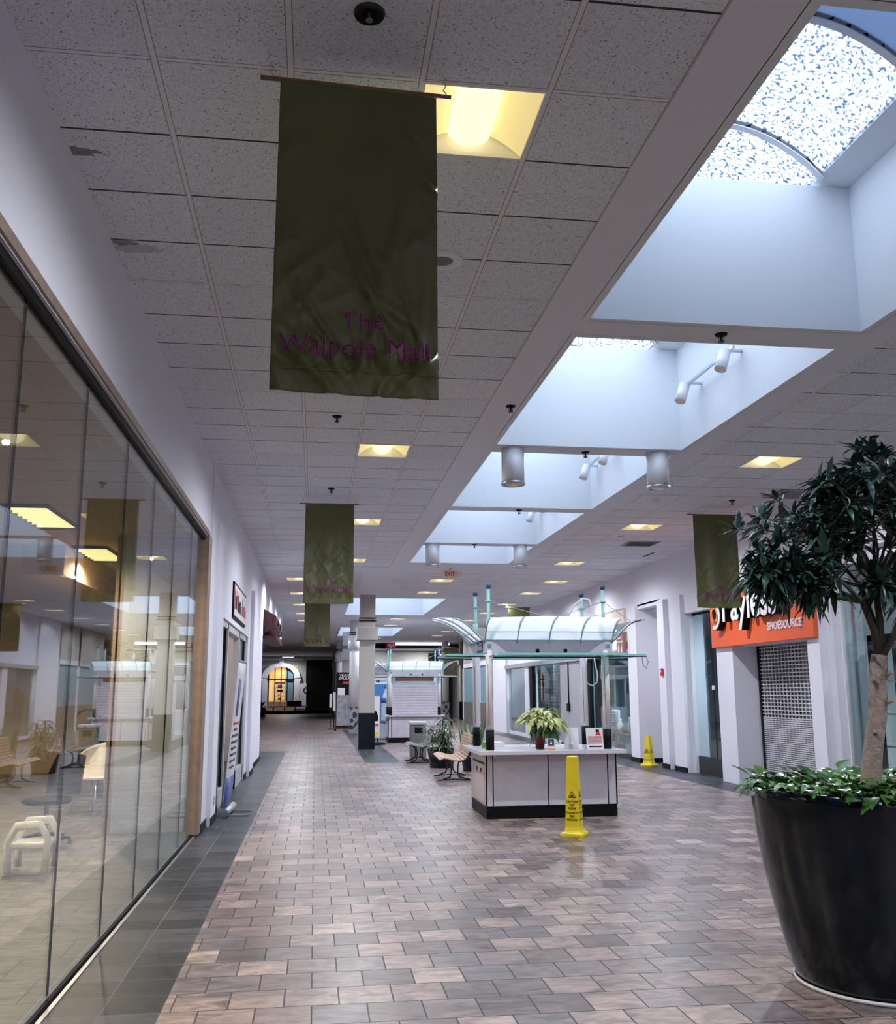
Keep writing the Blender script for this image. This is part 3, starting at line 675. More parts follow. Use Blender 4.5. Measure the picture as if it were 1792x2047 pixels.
# banners
def make_banner(x, y, zt, seed, label, W_=.72, H=1.49, tilt=.0, wr=1.0, vf=0.0):
    rs = random.Random(seed); t = thing('banner', label, 'banner', (x, y, zt), 'green mall banners')
    folds = [(rs.uniform(-.36, .36), rs.uniform(-1.45, -.75), rs.uniform(-1.1, 1.1), rs.uniform(.012, .03), rs.uniform(.12, .35), rs.uniform(.006, .016)) for _ in range(26)]
    folds += [(s_ * rs.uniform(.2, .36), rs.uniform(-1.2, -.2), s_ * rs.uniform(.5, .9), rs.uniform(.012, .025), rs.uniform(.08, .2), rs.uniform(.005, .011)) for s_ in (-1, 1) for _ in range(8)]
    ph = rs.uniform(0, 6)
    def disp(u, v):   # u across from the middle, v down (negative), metres
        d = .012 * math.sin(u * 7 + ph) * min(1, -v) + .006 * math.sin(v * 5 + u * 4 + ph) + vf * math.sin(u * 17 + ph + v * .8) * min(1, .3 - v)
        for (cx_, cz_, an, wd, ln, am) in folds:
            a = (u - cx_) * math.cos(an) + (v - cz_) * math.sin(an); c_ = -(u - cx_) * math.sin(an) + (v - cz_) * math.cos(an)
            e = (a / wd) ** 2 + (c_ / ln) ** 2
            if e < 9: d += am * wr * 1.5 * math.exp(-e)
        g = math.exp(-((v + 1.33) / .045) ** 2); d += .022 * g * math.sin(u * 42 + 2 * math.sin(u * 9))
        return d
    def P(u, v, w=0): return (x + u * (1 + .03 * -v * .5), y - disp(u, v) - w, zt + v - .012 * (1 - (u / .36) ** 2) * (-v / 1.49) - tilt * (u + .36))
    b = B(); b.grid(lambda a, c: P((a - .5) * W_, -H * c), 64, 128); b.obj('cloth', 'banner_cloth', t, solid=.003)
    b = B(); b.grid(lambda a, c: P((a - .5) * W_ * 1.004, -H * (.925 + .008 * c), .003), 48, 1); b.obj('hem', 'banner_cloth', t, solid=.003)
    b = B(); b.cyl((x - W_ / 2 - .09, y, zt - .008 + tilt * .09), (x + W_ / 2 + .07, y, zt - .008 - tilt * .8), .011, n=10); b.obj('rod', 'wood_dark', t)
    for s in (-1, 1):
        b = B(); xx = x + s * (W_ / 2 + .04); b.tube([(xx + .008 * math.sin(i * 2.1), y, zt - .004 - tilt * (xx - x + .36) + i * (CZ - zt + tilt * .4) / 6) for i in range(7)], .003, 6); b.obj('hanging_chain', 'steel', t)
    for body, sz, v0, bx in (('The', .125, -1.200, .0), ('Walpole Mall', .125, -1.318, .015)):
        e = text(body, sz, .001, lambda a, c, w: P(a + .03 if body == 'The' else a, v0 + c, .008), 'lettering_edge', 'pink_edge', t, bold=.0024, sx=.98, sub=2)
        text(body, sz, .001, lambda a, c, w: P(a + .03 if body == 'The' else a, v0 + c, .0105), 'lettering', 'pink_letter', t, bold=-.0002, sx=.98, sub=2)
    return t
make_banner(.145, 4.0, 4.43, 3, 'large olive green banner reading The Walpole Mall hanging closest to the camera', tilt=.03)
make_banner(.165, 14.1, 4.42, 5, 'green banner over the left walkway, second from the camera', wr=.35, vf=.016)
make_banner(.02, 28.0, 4.42, 8, 'dark green banner seen just below the second left banner', wr=.3, vf=.014)
make_banner(6.28, 14.3, 4.42, 11, 'green banner over the right walkway beside the tree', wr=.35, vf=.016)
make_banner(6.75, 31.5, 4.42, 15, 'dark banner behind the masts of the near kiosk')
make_banner(7.0, 50.0, 3.9, 18, 'far dark banner left of the near kiosk roof')

# ---------------- shop window glass ----------------
def pane_wall(name, label, x, ys, z0, z1, m, cat='window', xth=.012):
    t = thing(name, label, cat, (x, (ys[0] + ys[-1]) / 2, z0))
    for a, c in zip(ys, ys[1:]):
        B().box(x - xth / 2, x + xth / 2, a + .004, c - .004, z0, z1).obj('glass_pane', m, t)
    b = B()
    for y in ys[1:-1]: b.box(x - xth / 2, x + xth / 2, y - .004, y + .004, z0, z1)
    if len(ys) > 2: b.obj('joint', 'black', t)
    return t
t = pane_wall('shop_window', 'tall frameless glass shop front reflecting the hall on the left', -1.40, [-5.9, -3.6, -1.2, .9, 2.2, 3.2, 4.5, 5.78, 7.06, 8.27, 9.5, 10.8, 11.86], .03, 3.50, 'shop_glass')
b = B(); b.box(-1.415, -1.385, -5.9, 11.95, 0, .03); b.obj('bottom_channel', 'black', t)
b = B(); b.box(-1.375, -1.35, -5.9, 11.95, 0, .01); b.obj('floor_strip', 'steel', t)
b = B(); b.box(-1.43, -1.37, -5.9, 11.95, 3.50, 3.56); b.obj('top_channel', 'black', t)
b = B(); b.box(-1.46, -1.325, 11.88, 12.2, .02, 3.56); b.box(-1.37, -1.335, -5.9, 12.0, 3.56, 3.62); b.obj('jamb', 'tan_jamb', t)

# left small shop front with its sign and leaning banner stand
t = thing('small_shop_front', 'narrow grey framed shop entrance on the left wall beyond the big window', 'shop front', (-1.4, 16.7, 0))
b = B(); mg = 'grey_panel'
for (y0, y1) in ((14.15, 14.25), (15.25, 15.38), (17.55, 17.68), (19.18, 19.3)): b.box(-1.46, -1.36, y0, y1, 0, 2.72)
b.box(-1.46, -1.36, 14.15, 15.38, 2.62, 2.72); b.box(-1.46, -1.36, 17.55, 19.3, 2.62, 2.72); b.box(-1.46, -1.36, 14.15, 15.38, 0, .25); b.box(-1.46, -1.36, 17.55, 19.3, 0, .3); b.box(-1.5, -1.36, 15.3, 17.6, 2.60, 2.72)
b.obj('frame', 'light_grey', t)
B().box(-1.415, -1.405, 14.25, 15.25, .25, 2.62).obj('window_pane', 'shop_glass', t); B().box(-1.415, -1.405, 17.68, 19.18, .3, 2.62).obj('window_pane', 'shop_glass', t)
b = B(); b.box(-1.40, -1.385, 14.25, 14.29, .25, 2.62); b.box(-1.40, -1.385, 15.21, 15.25, .25, 2.62); b.box(-1.40, -1.385, 17.68, 17.72, .3, 2.62); b.box(-1.40, -1.385, 19.14, 19.18, .3, 2.62); b.obj('gasket', 'black', t)
b = B(); b.box(-2.4, -2.36, 15.3, 17.6, 0, 2.6); b.obj('inner_wall', 'wall_beige', t)
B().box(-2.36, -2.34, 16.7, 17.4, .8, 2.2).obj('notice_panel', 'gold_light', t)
t = thing('wall_sign', 'framed shop sign with red and black lettering above the left entrance', 'sign', (-1.32, 16.7, 2.82))
b = B(); b.box(-1.335, -1.30, 15.42, 18.0, 2.82, 3.39); b.obj('frame', 'black', t)
B().box(-1.30, -1.295, 15.46, 17.96, 2.86, 3.35).obj('face', 'poster_white', t)
rs = random.Random(3)
for i, (y, w, z0, z1, m_) in enumerate(((15.6, .10, 2.96, 3.26, 'red'), (15.78, .08, 2.98, 3.18, 'black'), (15.95, .05, 2.96, 3.28, 'red'), (16.2, .07, 2.95, 3.24, 'black'), (16.38, .10, 2.96, 3.12, 'black'), (16.6, .14, 2.96, 3.16, 'black'), (16.85, .08, 2.95, 3.10, 'trash_grey'), (17.1, .05, 2.96, 3.26, 'black'), (17.35, .12, 2.96, 3.14, 'red'), (17.6, .09, 2.96, 3.16, 'red'), (17.8, .06, 2.96, 3.10, 'black'))):
    B().box(-1.295, -1.291, y - w, y + w * .8, z0, z1).obj('picture_figure', m_, t)
t = thing('banner_stand', 'tall white roll-up banner leaning beside the left entrance', 'banner stand', (-1.18, 13.95, 0))
b = B(); b.cyl((-1.17, 13.55, .06), (-1.13, 14.45, .06), .055, n=16); b.box(-1.22, -0.85, 13.72, 13.76, 0, .02); b.box(-1.22, -0.85, 14.24, 14.28, 0, .02); b.obj('base', 'steel', t)
def BS(u, v, w=0): return (-1.20 + .15 * v / 2.0 + .04 * u + w, 13.58 + .84 * u, .08 + v)
b = B(); b.grid(lambda u, v: BS(u, v * 2.0), 1, 10); b.obj('printed_sheet', 'poster_white', t, solid=.004)
b = B(); b.grid(lambda u, v: BS(u, v * .42, .004), 1, 2); b.obj('blue_print', 'water_navy', t, solid=.002); b = B(); b.grid(lambda u, v: BS(.3 + u * .3, 1.25 + v * .5, .004), 1, 2); b.obj('blue_print', 'water_navy', t, solid=.002)
for i, (w_, m_) in enumerate(((.7, 'red'), (.45, 'sticker_navy'), (.8, 'sticker_navy'), (.72, 'sticker_navy'), (.6, 'sticker_navy'), (.75, 'sticker_navy'), (.66, 'sticker_navy'), (.5, 'sticker_navy'))):
    b = B(); b.grid(lambda u, v: BS(.5 + (u - .5) * w_, 1.13 - i * .085 + v * .035, .006), 2, 1); b.obj('print_line', m_, t, solid=.002)
b = B(); b.cyl(BS(0, 2.0), BS(1, 2.0), .014, n=8); b.cyl((-1.25, 14.0, .08), (-1.07, 14.0, 2.06), .008, n=6); b.obj('pole', 'steel', t)
t = thing('wall_outlet', 'small wall outlet low on the left white wall', 'outlet', (-1.265, 13.05, .22))
b = B(); b.box(-1.27, -1.262, 13.01, 13.09, .22, .34); b.obj('plate', 'white_plastic', t); b = B(); b.box(-1.262, -1.259, 13.03, 13.07, .24, .27); b.box(-1.262, -1.259, 13.03, 13.07, .29, .32); b.obj('socket', 'black', t)

# red awning sign and shop beyond on the left
t = thing('red_awning_sign', 'dark red projecting shop sign on the left wall before the archway', 'sign', (-1.2, 26.5, 3.1))
b = B(); b.extrude([(-1.33, 24.6, 3.72), (-1.02, 24.6, 3.55), (-1.02, 24.6, 3.25), (-1.33, 24.6, 3.1)], (0, 4.2, 0)); b.obj('awning', 'dark_red', t)
for y, z in ((25.0, 3.3), (25.8, 3.42), (26.6, 3.3), (27.4, 3.42), (28.2, 3.3)):
    B().box(-1.02, -1.0, y, y + .45, z - .05, z + .08).obj('raised_panel', 'black', t)
b = B(); b.box(-1.34, -1.0, 24.7, 28.9, 2.98, 3.06); b.obj('lower_sign', 'dark_red', t)
o = B(); o.box(-2.59, -2.5, 25.0, 30.5, 0, 2.9); tag(o.obj('dark_opening_sheet', 'black'), 'black sheet for the dark shop opening set back on the left under the red sign', 'shutter')  # flat black stands in for the darkness of the opening

# ---------------- columns ----------------
def square_column(x, y, s, label, bz=1.03):
    t = thing('column', label, 'column', (x, y, 0), 'concourse columns'); h = s / 2
    B().box(x - h, x + h, y - h, y + h, bz, CZ - .012).obj('shaft', 'light_grey' if 0 else 'cream_grey', t)
    b = B(); b.box(x - h - .012, x + h + .012, y - h - .012, y + h + .012, 0, bz); b.obj('base', 'black_gloss', t)
    b = B(); b.box(x - h - .09, x + h + .09, y - h - .09, y + h + .09, 3.14, 3.52); b.obj('collar', 'cream_grey', t, bevel=.01)
    b = B()
    for z in (3.70, 3.78): b.box(x - h - .03, x + h + .03, y - h - .03, y + h + .03, z, z + .03)
    b.obj('band', 'dark_metal', t)
mat('cream_grey', (0.40, 0.38, 0.36), 0.6)
def round_column(x, y, r, label):
    t = thing('column', label, 'column', (x, y, 0), 'concourse columns')
    b = B(); b.cyl((x, y, 1.03), (x, y, CZ), r, n=32); b.obj('shaft', 'white_satin', t)
    b = B(); b.box(x - r, x + r, y - r, y + r, 0, 1.03); b.obj('base', 'mosaic', t)
    b = B(); b.cyl((x, y, 3.3), (x, y, 3.78), r + .07, n=32); b.obj('collar', 'white_satin', t)
    b = B(); b.cyl((x, y, 3.9), (x, y, 3.93), r + .025, n=28); b.cyl((x, y, 3.98), (x, y, 4.01), r + .025, n=28); b.obj('band', 'dark_metal', t)
square_column(1.51, 28.7, .45, 'square grey column with a tall black base at the tile crossing')
round_column(1.56, 39.0, .21, 'white round column with speckled base behind the square column')
square_column(1.50, 47.0, .45, 'second square grey column, behind the near white round column')
round_column(1.36, 55.0, .21, 'second white round column at the left of the row')
square_column(1.36, 64.0, .45, 'last square column of the row near the dark opening')
square_column(8.6, 56.0, .42, 'square column right of the far kiosk with black base')
round_column(7.5, 55.8, .20, 'white round column right of the far kiosk roof')

# ---------------- right side shop fronts ----------------
t = pane_wall('shop_window', 'large glass shop window behind the tree on the right', 7.76, [3.3, 5.5, 7.6, 9.5, 11.4, 13.30], .05, 3.45, 'shop_glass_right')
b = B(); b.box(7.70, 7.82, 3.3, 13.3, 0, .06); b.obj('bottom_channel', 'grey_panel', t)
b = B(); b.box(7.72, 7.80, 13.28, 13.31, 0, 3.45); b.obj('edge_trim', 'white_paint', t)
t = thing('shop_window', 'glass window with black kick plate between the orange sign and white casing', 'window', (7.8, 18.2, 0))
B().box(7.79, 7.80, 17.36, 18.22, .34, 3.22).obj('glass_pane', 'shop_glass_right', t); B().box(7.79, 7.80, 18.23, 19.08, .34, 3.22).obj('glass_pane', 'shop_glass_right', t)
b = B(); b.box(7.76, 7.82, 17.34, 19.08, 0, .34); b.obj('kick_plate', 'dark_metal', t)
b = B(); b.box(7.787, 7.803, 18.215, 18.235, .34, 3.22); b.box(7.76, 7.82, 17.34, 19.08, 3.18, 3.22); b.obj('joint', 'black', t)
b = B(); b.box(7.777, 7.787, 18.17, 18.27, 1.66, 1.74); b.obj('clip', 'white_paint', t)
for k2, (y, z) in enumerate(((18.75, 2.95), (18.5, 2.78))):
    s = thing('spotlight', 'white spotlight head inside the shop window, %s one' % ('upper', 'lower')[k2], 'spotlight', (8.1, y, z))
    b = B(); b.cyl((8.15, y, z), (8.05, y - .16, z - .12), .05, n=16); b.obj('head', 'white_satin', s); b = B(); b.cyl((8.2, y, z), (8.2, y, 3.5), .012, n=8); b.cyl((8.15, y, z), (8.2, y, z), .012, n=8); b.obj('arm', 'steel', s)
for (x, y, w) in ((9.3, 9.4, 330), (9.6, 18.4, 220), (9.6, 3.0, 240)):  # lamps added to brighten the interiors behind the glass
    s = thing('shop_fill_light', 'added plain fill light inside the right hand shop, %s' % ('behind the tree' if y == 9.4 else 'behind the narrow window' if y > 10 else 'nearest the camera'), 'ceiling light', (x, y, 3.4))
    b = B(); b.box(x - .3, x + .3, y - .3, y + .3, 3.42, 3.5); b.obj('housing', 'white_paint', s); lamp(s, (x, y, 3.36), w * 1.0, (.85, .95, 1))
# display cabinet with dark doorway behind the tree
t = thing('display_shelving', 'tall dark framed display standing inside the shop window behind the tree', 'display', (8.1, 10.7, 0))
b = B(); b.box(7.92, 8.02, 12.86, 12.98, 0, 2.42); b.box(7.92, 8.02, 9.0, 9.12, 0, 2.42); b.box(7.92, 8.02, 9.0, 12.98, 2.32, 2.42); b.obj('frame', 'black', t)
b = B(); b.box(8.25, 8.30, 9.1, 12.9, 0, 2.32); b.obj('back', 'stone', t)
for i in range(4): B().box(8.0, 8.25, 9.1, 12.9, .40 + i * .45, .42 + i * .45).obj('shelf', 'steel', t)
# orange sign
t = thing('shop_sign', 'big orange shop sign reading Payless ShoeSource with raised white letters', 'sign', (7.45, 15.44, 2.43))
B().box(7.42, 7.50, 13.55, 17.34, 2.43, 3.46).obj('panel', 'orange_sign', t, bevel=.006)
ty = lambda base, z0, s=1.0, x=7.42: (lambda u, v, w: (x - w, base - u, z0 + v))
text('Payless', .80, .13, ty(16.50, 2.87), 'letter_sides', 'black', t, bold=.012, align='LEFT', sx=.92)
text('Payless', .80, .012, ty(16.50, 2.87, x=7.29), 'letter_faces', 'white_paint', t, bold=.010, align='LEFT', sx=.92)
text('SHOESOURCE', .19, .02, ty(15.0, 2.62), 'small_lettering', 'white_paint', t, bold=.0015, align='LEFT', sx=.90)
b = B()
def ring(c, r0, r1, a0, a1, x, d):
    n = 20; P = [(x, c[0] - math.cos(a) * r1, c[1] + math.sin(a) * r1) for a in [a0 + (a1 - a0) * i / n for i in range(n + 1)]] + [(x, c[0] - math.cos(a) * r0, c[1] + math.sin(a) * r0) for a in [a1 + (a0 - a1) * i / n for i in range(n + 1)]]
    b.extrude(P, (-d, 0, 0))
ring((16.86, 3.02), .105, .155, R(-75), R(255), 7.42, .13); b.obj('logo_ring', 'orange_letter', t)
b = B(); b.cyl((7.42, 16.86, 3.02), (7.31, 16.86, 3.02), .12, n=24); ring((16.84, 2.98), .17, .25, R(-110), R(60), 7.42, .11); b.obj('logo_core', 'black', t)
b = B(); ring((16.84, 2.98), .17, .235, R(-115), R(55), 7.30, .015); b.obj('logo_swoosh', 'white_paint', t)
# security grille
t = thing('security_grille', 'closed metal roll-down grille under the orange sign', 'grille', (8.0, 15.27, 0))
b = B(); y0, y1, x = 13.93, 16.61, 8.0; z = .05
rails = []
while z < 2.40:
    rails.append(z); z += .034 if z < 1.15 else .064
for z in rails: b.box(x - .008, x + .008, y0, y1, z - .010, z + .010)
b.obj('rods', 'gate_metal', t)
b = B(); n = 22
for i in range(n + 1):
    y = y0 + (y1 - y0) * i / n; b.box(x - .010, x + .010, y - .008, y + .008, .03, 2.42)
b.obj('links', 'gate_metal', t)
b = B(); b.box(x + .012, x + .016, y0, y1, .03, 1.13); b.obj('lower_curtain', 'clear_plastic', t)
b = B(); b.box(x - .03, x + .03, y0, y1, 0, .05); b.obj('bottom_bar', 'gate_metal', t)
b = B(); b.box(x - .04, x + .04, y1 - .04, y1, 0, 2.43); b.obj('guide', 'dark_metal', t); b = B(); b.box(x - .04, x + .04, y0, y0 + .04, 0, 2.43); b.obj('guide', 'dark_metal', t)
t = thing('inner_partition', 'grey partition with a door standing behind the security grille', 'partition', (8.8, 15.3, 0))
B().box(8.75, 8.85, 13.6, 17.3, 0, 2.7).obj('panel', 'grey_panel', t); B().box(8.72, 8.75, 13.8, 15.6, 0, 2.1).obj('door', 'trash_grey', t)
# alarm, fire cabinet
t = thing('fire_alarm', 'small red fire alarm on the white pilaster by the alcove', 'alarm', (7.5, 20.3, 1.95))
b = B(); b.box(7.49, 7.53, 20.24, 20.36, 1.96, 2.12); b.obj('body', 'red', t, bevel=.008); b = B(); b.cyl((7.485, 20.3, 2.06), (7.49, 20.3, 2.06), .025, n=12); b.obj('lens', 'white_paint', t)
t = thing('extinguisher_sign', 'red and white fire extinguisher arrow sign in the alcove', 'sign', (8.24, 21.6, 1.3))
b = B(); b.box(8.235, 8.25, 21.3, 21.75, 1.25, 1.72); b.obj('plate', 'red', t); b = B(); b.extrude([(8.234, 21.5, 1.68), (8.234, 21.56, 1.68), (8.234, 21.56, 1.4), (8.234, 21.62, 1.4), (8.234, 21.53, 1.29), (8.234, 21.44, 1.4), (8.234, 21.5, 1.4)], (-.004, 0, 0)); b.obj('arrow', 'white_paint', t)
t = thing('extinguisher_cabinet', 'fire extinguisher cabinet with white frame in the alcove', 'cabinet', (8.2, 21.5, .62))
b = B(); b.box(8.15, 8.25, 21.2, 21.8, .62, 1.2); b.obj('frame', 'white_paint', t); b = B(); b.box(8.14, 8.15, 21.25, 21.75, .67, 1.15); b.obj('door_glass', 'black', t); b = B(); b.cyl((8.13, 21.5, .7), (8.13, 21.5, 1.0), .03, n=12); b.obj('extinguisher', 'red', t)
# restroom sign and light box
t = thing('restroom_sign', 'brown public restrooms sign with two white figures', 'sign', (7.48, 22.9, 2.44))
B().box(7.44, 7.50, 22.66, 23.2, 2.44, 3.0).obj('panel', 'restroom_brown', t)
text('PUBLIC', .12, .004, lambda u, v, w: (7.437 - w, 22.93 - u, 2.89 + v * .8), 'lettering', 'white_paint', t, bold=.003, sx=.9)
text('RESTROOMS', .10, .004, lambda u, v, w: (7.437 - w, 22.93 - u, 2.80 + v * .8), 'lettering', 'white_paint', t, bold=.003, sx=.75)
b = B()
for yy, sk in ((23.05, 1), (22.81, 0)):
    b.cyl((7.438, yy, 2.745), (7.434, yy, 2.745), .026, n=14)
    b.extrude([(7.438, yy - .045, 2.71), (7.438, yy + .045, 2.71), (7.438, yy + (.06 if sk else .045), 2.58), (7.438, yy + .02, 2.58), (7.438, yy + .02, 2.48), (7.438, yy - .02, 2.48), (7.438, yy - .02, 2.58), (7.438, yy - (.06 if sk else .045), 2.58)], (-.004, 0, 0))
b.box(7.434, 7.438, 22.925, 22.93, 2.47, 2.77)
b.obj('figures', 'white_paint', t)
t = thing('shop_sign', 'pale blank sign board above the homewares shop near the kiosk mast', 'sign', (7.55, 24.2, 2.9))
b = B(); b.box(7.50, 7.62, 22.75, 26.0, 3.06, 3.65); b.obj('board', 'cream', t); b = B(); b.box(7.495, 7.5, 22.75, 26.0, 3.62, 3.65); b.obj('rim', 'grey_panel', t)
text('ACE', .13, .01, lambda u, v, w: (7.497 - w, 23.02 - u, 3.09 + v), 'lettering', 'black', t)

# homewares shop front
def frontpane(y0, y1, label, m='shop_glass_right', z0=.12, z1=2.5, x=7.66):
    t = thing('shop_window', label, 'window', (x, (y0 + y1) / 2, z0)); B().box(x - .006, x + .006, y0 + .03, y1 - .03, z0, z1).obj('glass_pane', m, t)
    b = B(); b.box(x - .03, x + .03, y0, y0 + .03, 0, z1); b.box(x - .03, x + .03, y1 - .03, y1, 0, z1); b.box(x - .03, x + .03, y0, y1, 0, z0); b.obj('frame', 'dark_metal' if y0 < 26 else 'white_paint', t); return t
frontpane(22.65, 25.9, 'clear homewares shop window right of the near kiosk')
frontpane(29.4, 33.0, 'homewares shop window seen through the kiosk, reflecting blue light')
frontpane(34.5, 37.9, 'pale framed glass shop door seen at the left inside the kiosk')
for (y0, y1, lb) in ((25.95, 26.35, 'black post beside the homewares window'), (33.05, 33.5, 'black post between pale shop jambs')):
    o = B(); o.box(7.50, 7.61, y0, y1, 0, 2.49); tag(o.obj('post', 'black'), lb, 'post')
t = thing('thermostat_conduit', 'black conduit and switch box on the plain grey panel behind the poinsettia', 'switch', (7.53, 28.3, 1.2))
b = B(); b.cyl((7.53, 28.3, 1.25), (7.53, 28.3, 2.49), .018, n=8); b.obj('conduit', 'black', t); b = B(); b.box(7.49, 7.545, 28.18, 28.42, 1.05, 1.27); b.obj('box', 'black', t)
for (x, y, w) in ((8.6, 24.6, 260), (9.8, 31.0, 260), (9.6, 36, 200)):  # added fill lamps so the goods on show get light
    s = thing('shop_fill_light', 'added fill light inside the homewares shop, %s' % ('front' if y < 25 else 'middle' if y < 32 else 'back'), 'ceiling light', (x, y, 3.2))
    b = B(); b.box(x - .3, x + .3, y - .3, y + .3, 3.22, 3.3); b.obj('housing', 'white_paint', s); lamp(s, (x, y, 3.16), w, (.8, .93, 1))

# ---------------- kiosks ----------------
def kiosk(ox, oy, label, kind):
    """ox, oy: front left corner of the footprint; W x D"""
    Wd, D = 1.78, 1.22; x0, x1, y0, y1 = ox, ox + Wd, oy, oy + D
    t = thing('kiosk', label, 'kiosk', ((x0 + x1) / 2, (y0 + y1) / 2, 0)); zc = .88
    # counter body
    b = B(); b.box(x0 + .02, x1 - .02, y0 + .02, y1 - .02, .15, zc - .05); b.obj('counter_body', 'laminate', t)
    b = B(); b.box(x0, x1, y0, y1, 0.012, .16); b.obj('plinth', 'base_black', t)
    seams = (.09, .84, 1.66)
    cuts = [x0] + [x0 + s for s in seams] + [x1]
    for a, c in zip(cuts, cuts[1:]):
        b = B(); b.box(a + .008, c - .008, y0 - .004, y0 + .02, .165, zc - .055); b.obj('front_panel', 'laminate', t)
    for s in cuts[1:-1]: B().box(s - .008, s + .008, y0 - .002, y0 + .02, .16, zc - .05).obj('seam_trim', 'base_black', t)
    for s in (x0 - .006, x1 - .012): B().box(s, s + .018, y0 - .006, y0 + .012, .16, zc - .05).obj('corner_trim', 'base_black', t)
    b = B(); b.box(x0 - .004, x0 + .02, y0 + .02, y1, .16, zc - .05); b.obj('side_panel', 'laminate_pink', t)
    d = B(); d.box(x0 - .018, x0 - .004, y0 + .10, y1 - .28, .20, zc - .19); d = d.obj('side_door', 'laminate_pink', t)
    b = B(); b.box(x0 - .022, x0 - .016, y0 + .08, y1 - .26, zc - .19, zc - .165)
    b.obj('door_gap', 'black', t)
    b = B(); b.box(x0 - .024, x0 - .016, y0 + .28, y0 + .34, zc - .30, zc - .25); b.box(x0 - .024, x0 - .016, y0 + .60, y0 + .66, zc - .30, zc - .25); b.obj('latch', 'black', d)
    b = B(); ov = .13 if kind == 0 else .12
    b.box(x0 - ov, x1 + ov * .6, y0 - .25 if kind == 0 else y0 - .12, y1 + .06, zc - .05, zc); b.obj('worktop', 'worktop' if kind == 0 else 'light_grey', t, bevel=.004)
    for (px, py) in ((x0 + .03, y0 + .02), (x0 + .03, y1 - .03), (x1 - .03, y1 - .03), (x1 - .03, y0 + .02)):
        b = B(); b.cyl((px - .02, py, .012), (px + .02, py, .012), .014, n=10); b.obj('foot', 'dark_metal', t)
    # posts with black sleeves, masts with navy balls
    r = .052
    P = [(x0 + .06, y0 + .02), (x1 - .10, y0 + .02), (x0 + .06, y1 - .12), (x1 - .10, y1 - .12)]
    for i, (px, py) in enumerate(P):
        b = B(); b.cyl((px, py, 1.14), (px, py, 2.2), r, n=20); o = b.obj('post', 'post_pink', t)
        b = B(); b.cyl((px, py, zc), (px, py, 1.14), r + .004, n=20); b.obj('sleeve', 'base_black', o)
        b = B()
        for q in range(34): b.box(px - .028, px - .024, py - r - .0025, py - r + .012, 1.20 + q * .024, 1.212 + q * .024)
        b.obj('slot_row', 'black', o)
        b = B(); b.cyl((px, py, 2.2), (px, py, 3.03), .024, n=14); b.cyl((px, py, 2.45), (px, py, 2.62), .036, n=14); b.cyl((px, py, 2.86), (px, py, 2.875), .045, n=14); o = b.obj('mast', 'teal_tube', t)
        b = B(); b.ball((px, py, 3.065), .038); b.obj('ball_finial', 'navy_ball', o)
    # fascia
    zf0, zf1 = 2.16, 2.335
    b = B()
    for q in ((x0, x1, y0 - .02, y0 + .02), (x0, x1, y1 - .06, y1 - .02), (x0, x0 + .04, y0 + .02, y1 - .06), (x1 - .04, x1, y0 + .02, y1 - .06)): b.box(*q, zf0, zf1)
    b.obj('fascia', 'laminate', t)
    b = B()
    b.box(x0 + .70, x0 + .75, y0 - .026, y0 - .018, zf0 + .005, zf0 + .055); b.obj('fascia_socket', 'black', t); b = B(); b.box(x0 + 1.09, x0 + 1.14, y0 - .026, y0 - .018, zf0 + .005, zf0 + .055); b.obj('fascia_socket', 'black', t)
    for s in (.06, Wd - .06):
        b = B(); b.box(x0 + s - .025, x0 + s + .025, y0 - .026, y0 - .018, zf0 + .07, zf0 + .12); b.obj('corner_plate', 'teal_edge', t)
    # four winged glass roofs
    def wing(p0, p1, out, ext, bulge, name='roof_wing', ex=1.35, lift=.27):
        p0, p1, out = Vector(p0), Vector(p1), Vector(out); L = (p1 - p0)
        def F(u, s):
            e = ext + bulge * (1 - (2 * u - 1) ** 2)
            return p0 + L * u + out * (e * s ** ex) + Vector((0, 0, zf1 + lift * math.sin(s * PI / 2) ** (1.0 if ex > 1.2 else 1.25) + bulge * .14 * s * (1 - (2 * u - 1) ** 2)))
        b = B(); b.grid(lambda u, v: F(u, .26 * v), 16, 3); o = b.obj(name, 'kiosk_frost', t)
        npn = 4
        for i in range(npn):
            g = B(); g.grid(lambda u, v: F((i + .02 + .96 * u) / npn, .27 + .66 * v), 6, 8); g.obj('glass_panel', 'kiosk_glass', o)
        b = B(); b.grid(lambda u, v: F(u, .93 + .07 * v), 24, 2); b.obj('edge_band', 'kiosk_frost', o)
        for i in range(npn + 1):
            g = B(); u = i / npn; g.grid(lambda a, v: F(u, a) + Vector((0, 0, -.045 * v * (1 - .6 * a))) , 10, 1); g.obj('rib', 'steel', o, solid=.012)
        for s in (0, .26):
            g = B(); g.tube([F(i / 16, s) for i in range(17)], .006, 6); g.obj('rail', 'steel', o)
        return o
    wing((x0, y0 - .02, 0), (x1, y0 - .02, 0), (0, -1, 0), .42, .10)
    wing((x1, y1 - .02, 0), (x0, y1 - .02, 0), (0, 1, 0), .42, .10)
    wing((x0, y1 - .03, 0), (x0, y0, 0), (-1, 0, 0), .44, .20, ex=1.08, lift=.30)
    wing((x1, y0, 0), (x1, y1 - .03, 0), (1, 0, 0), .44, .20, ex=1.08, lift=.30)
    # glass shelves all round
    zs = 2.13; sh = .50
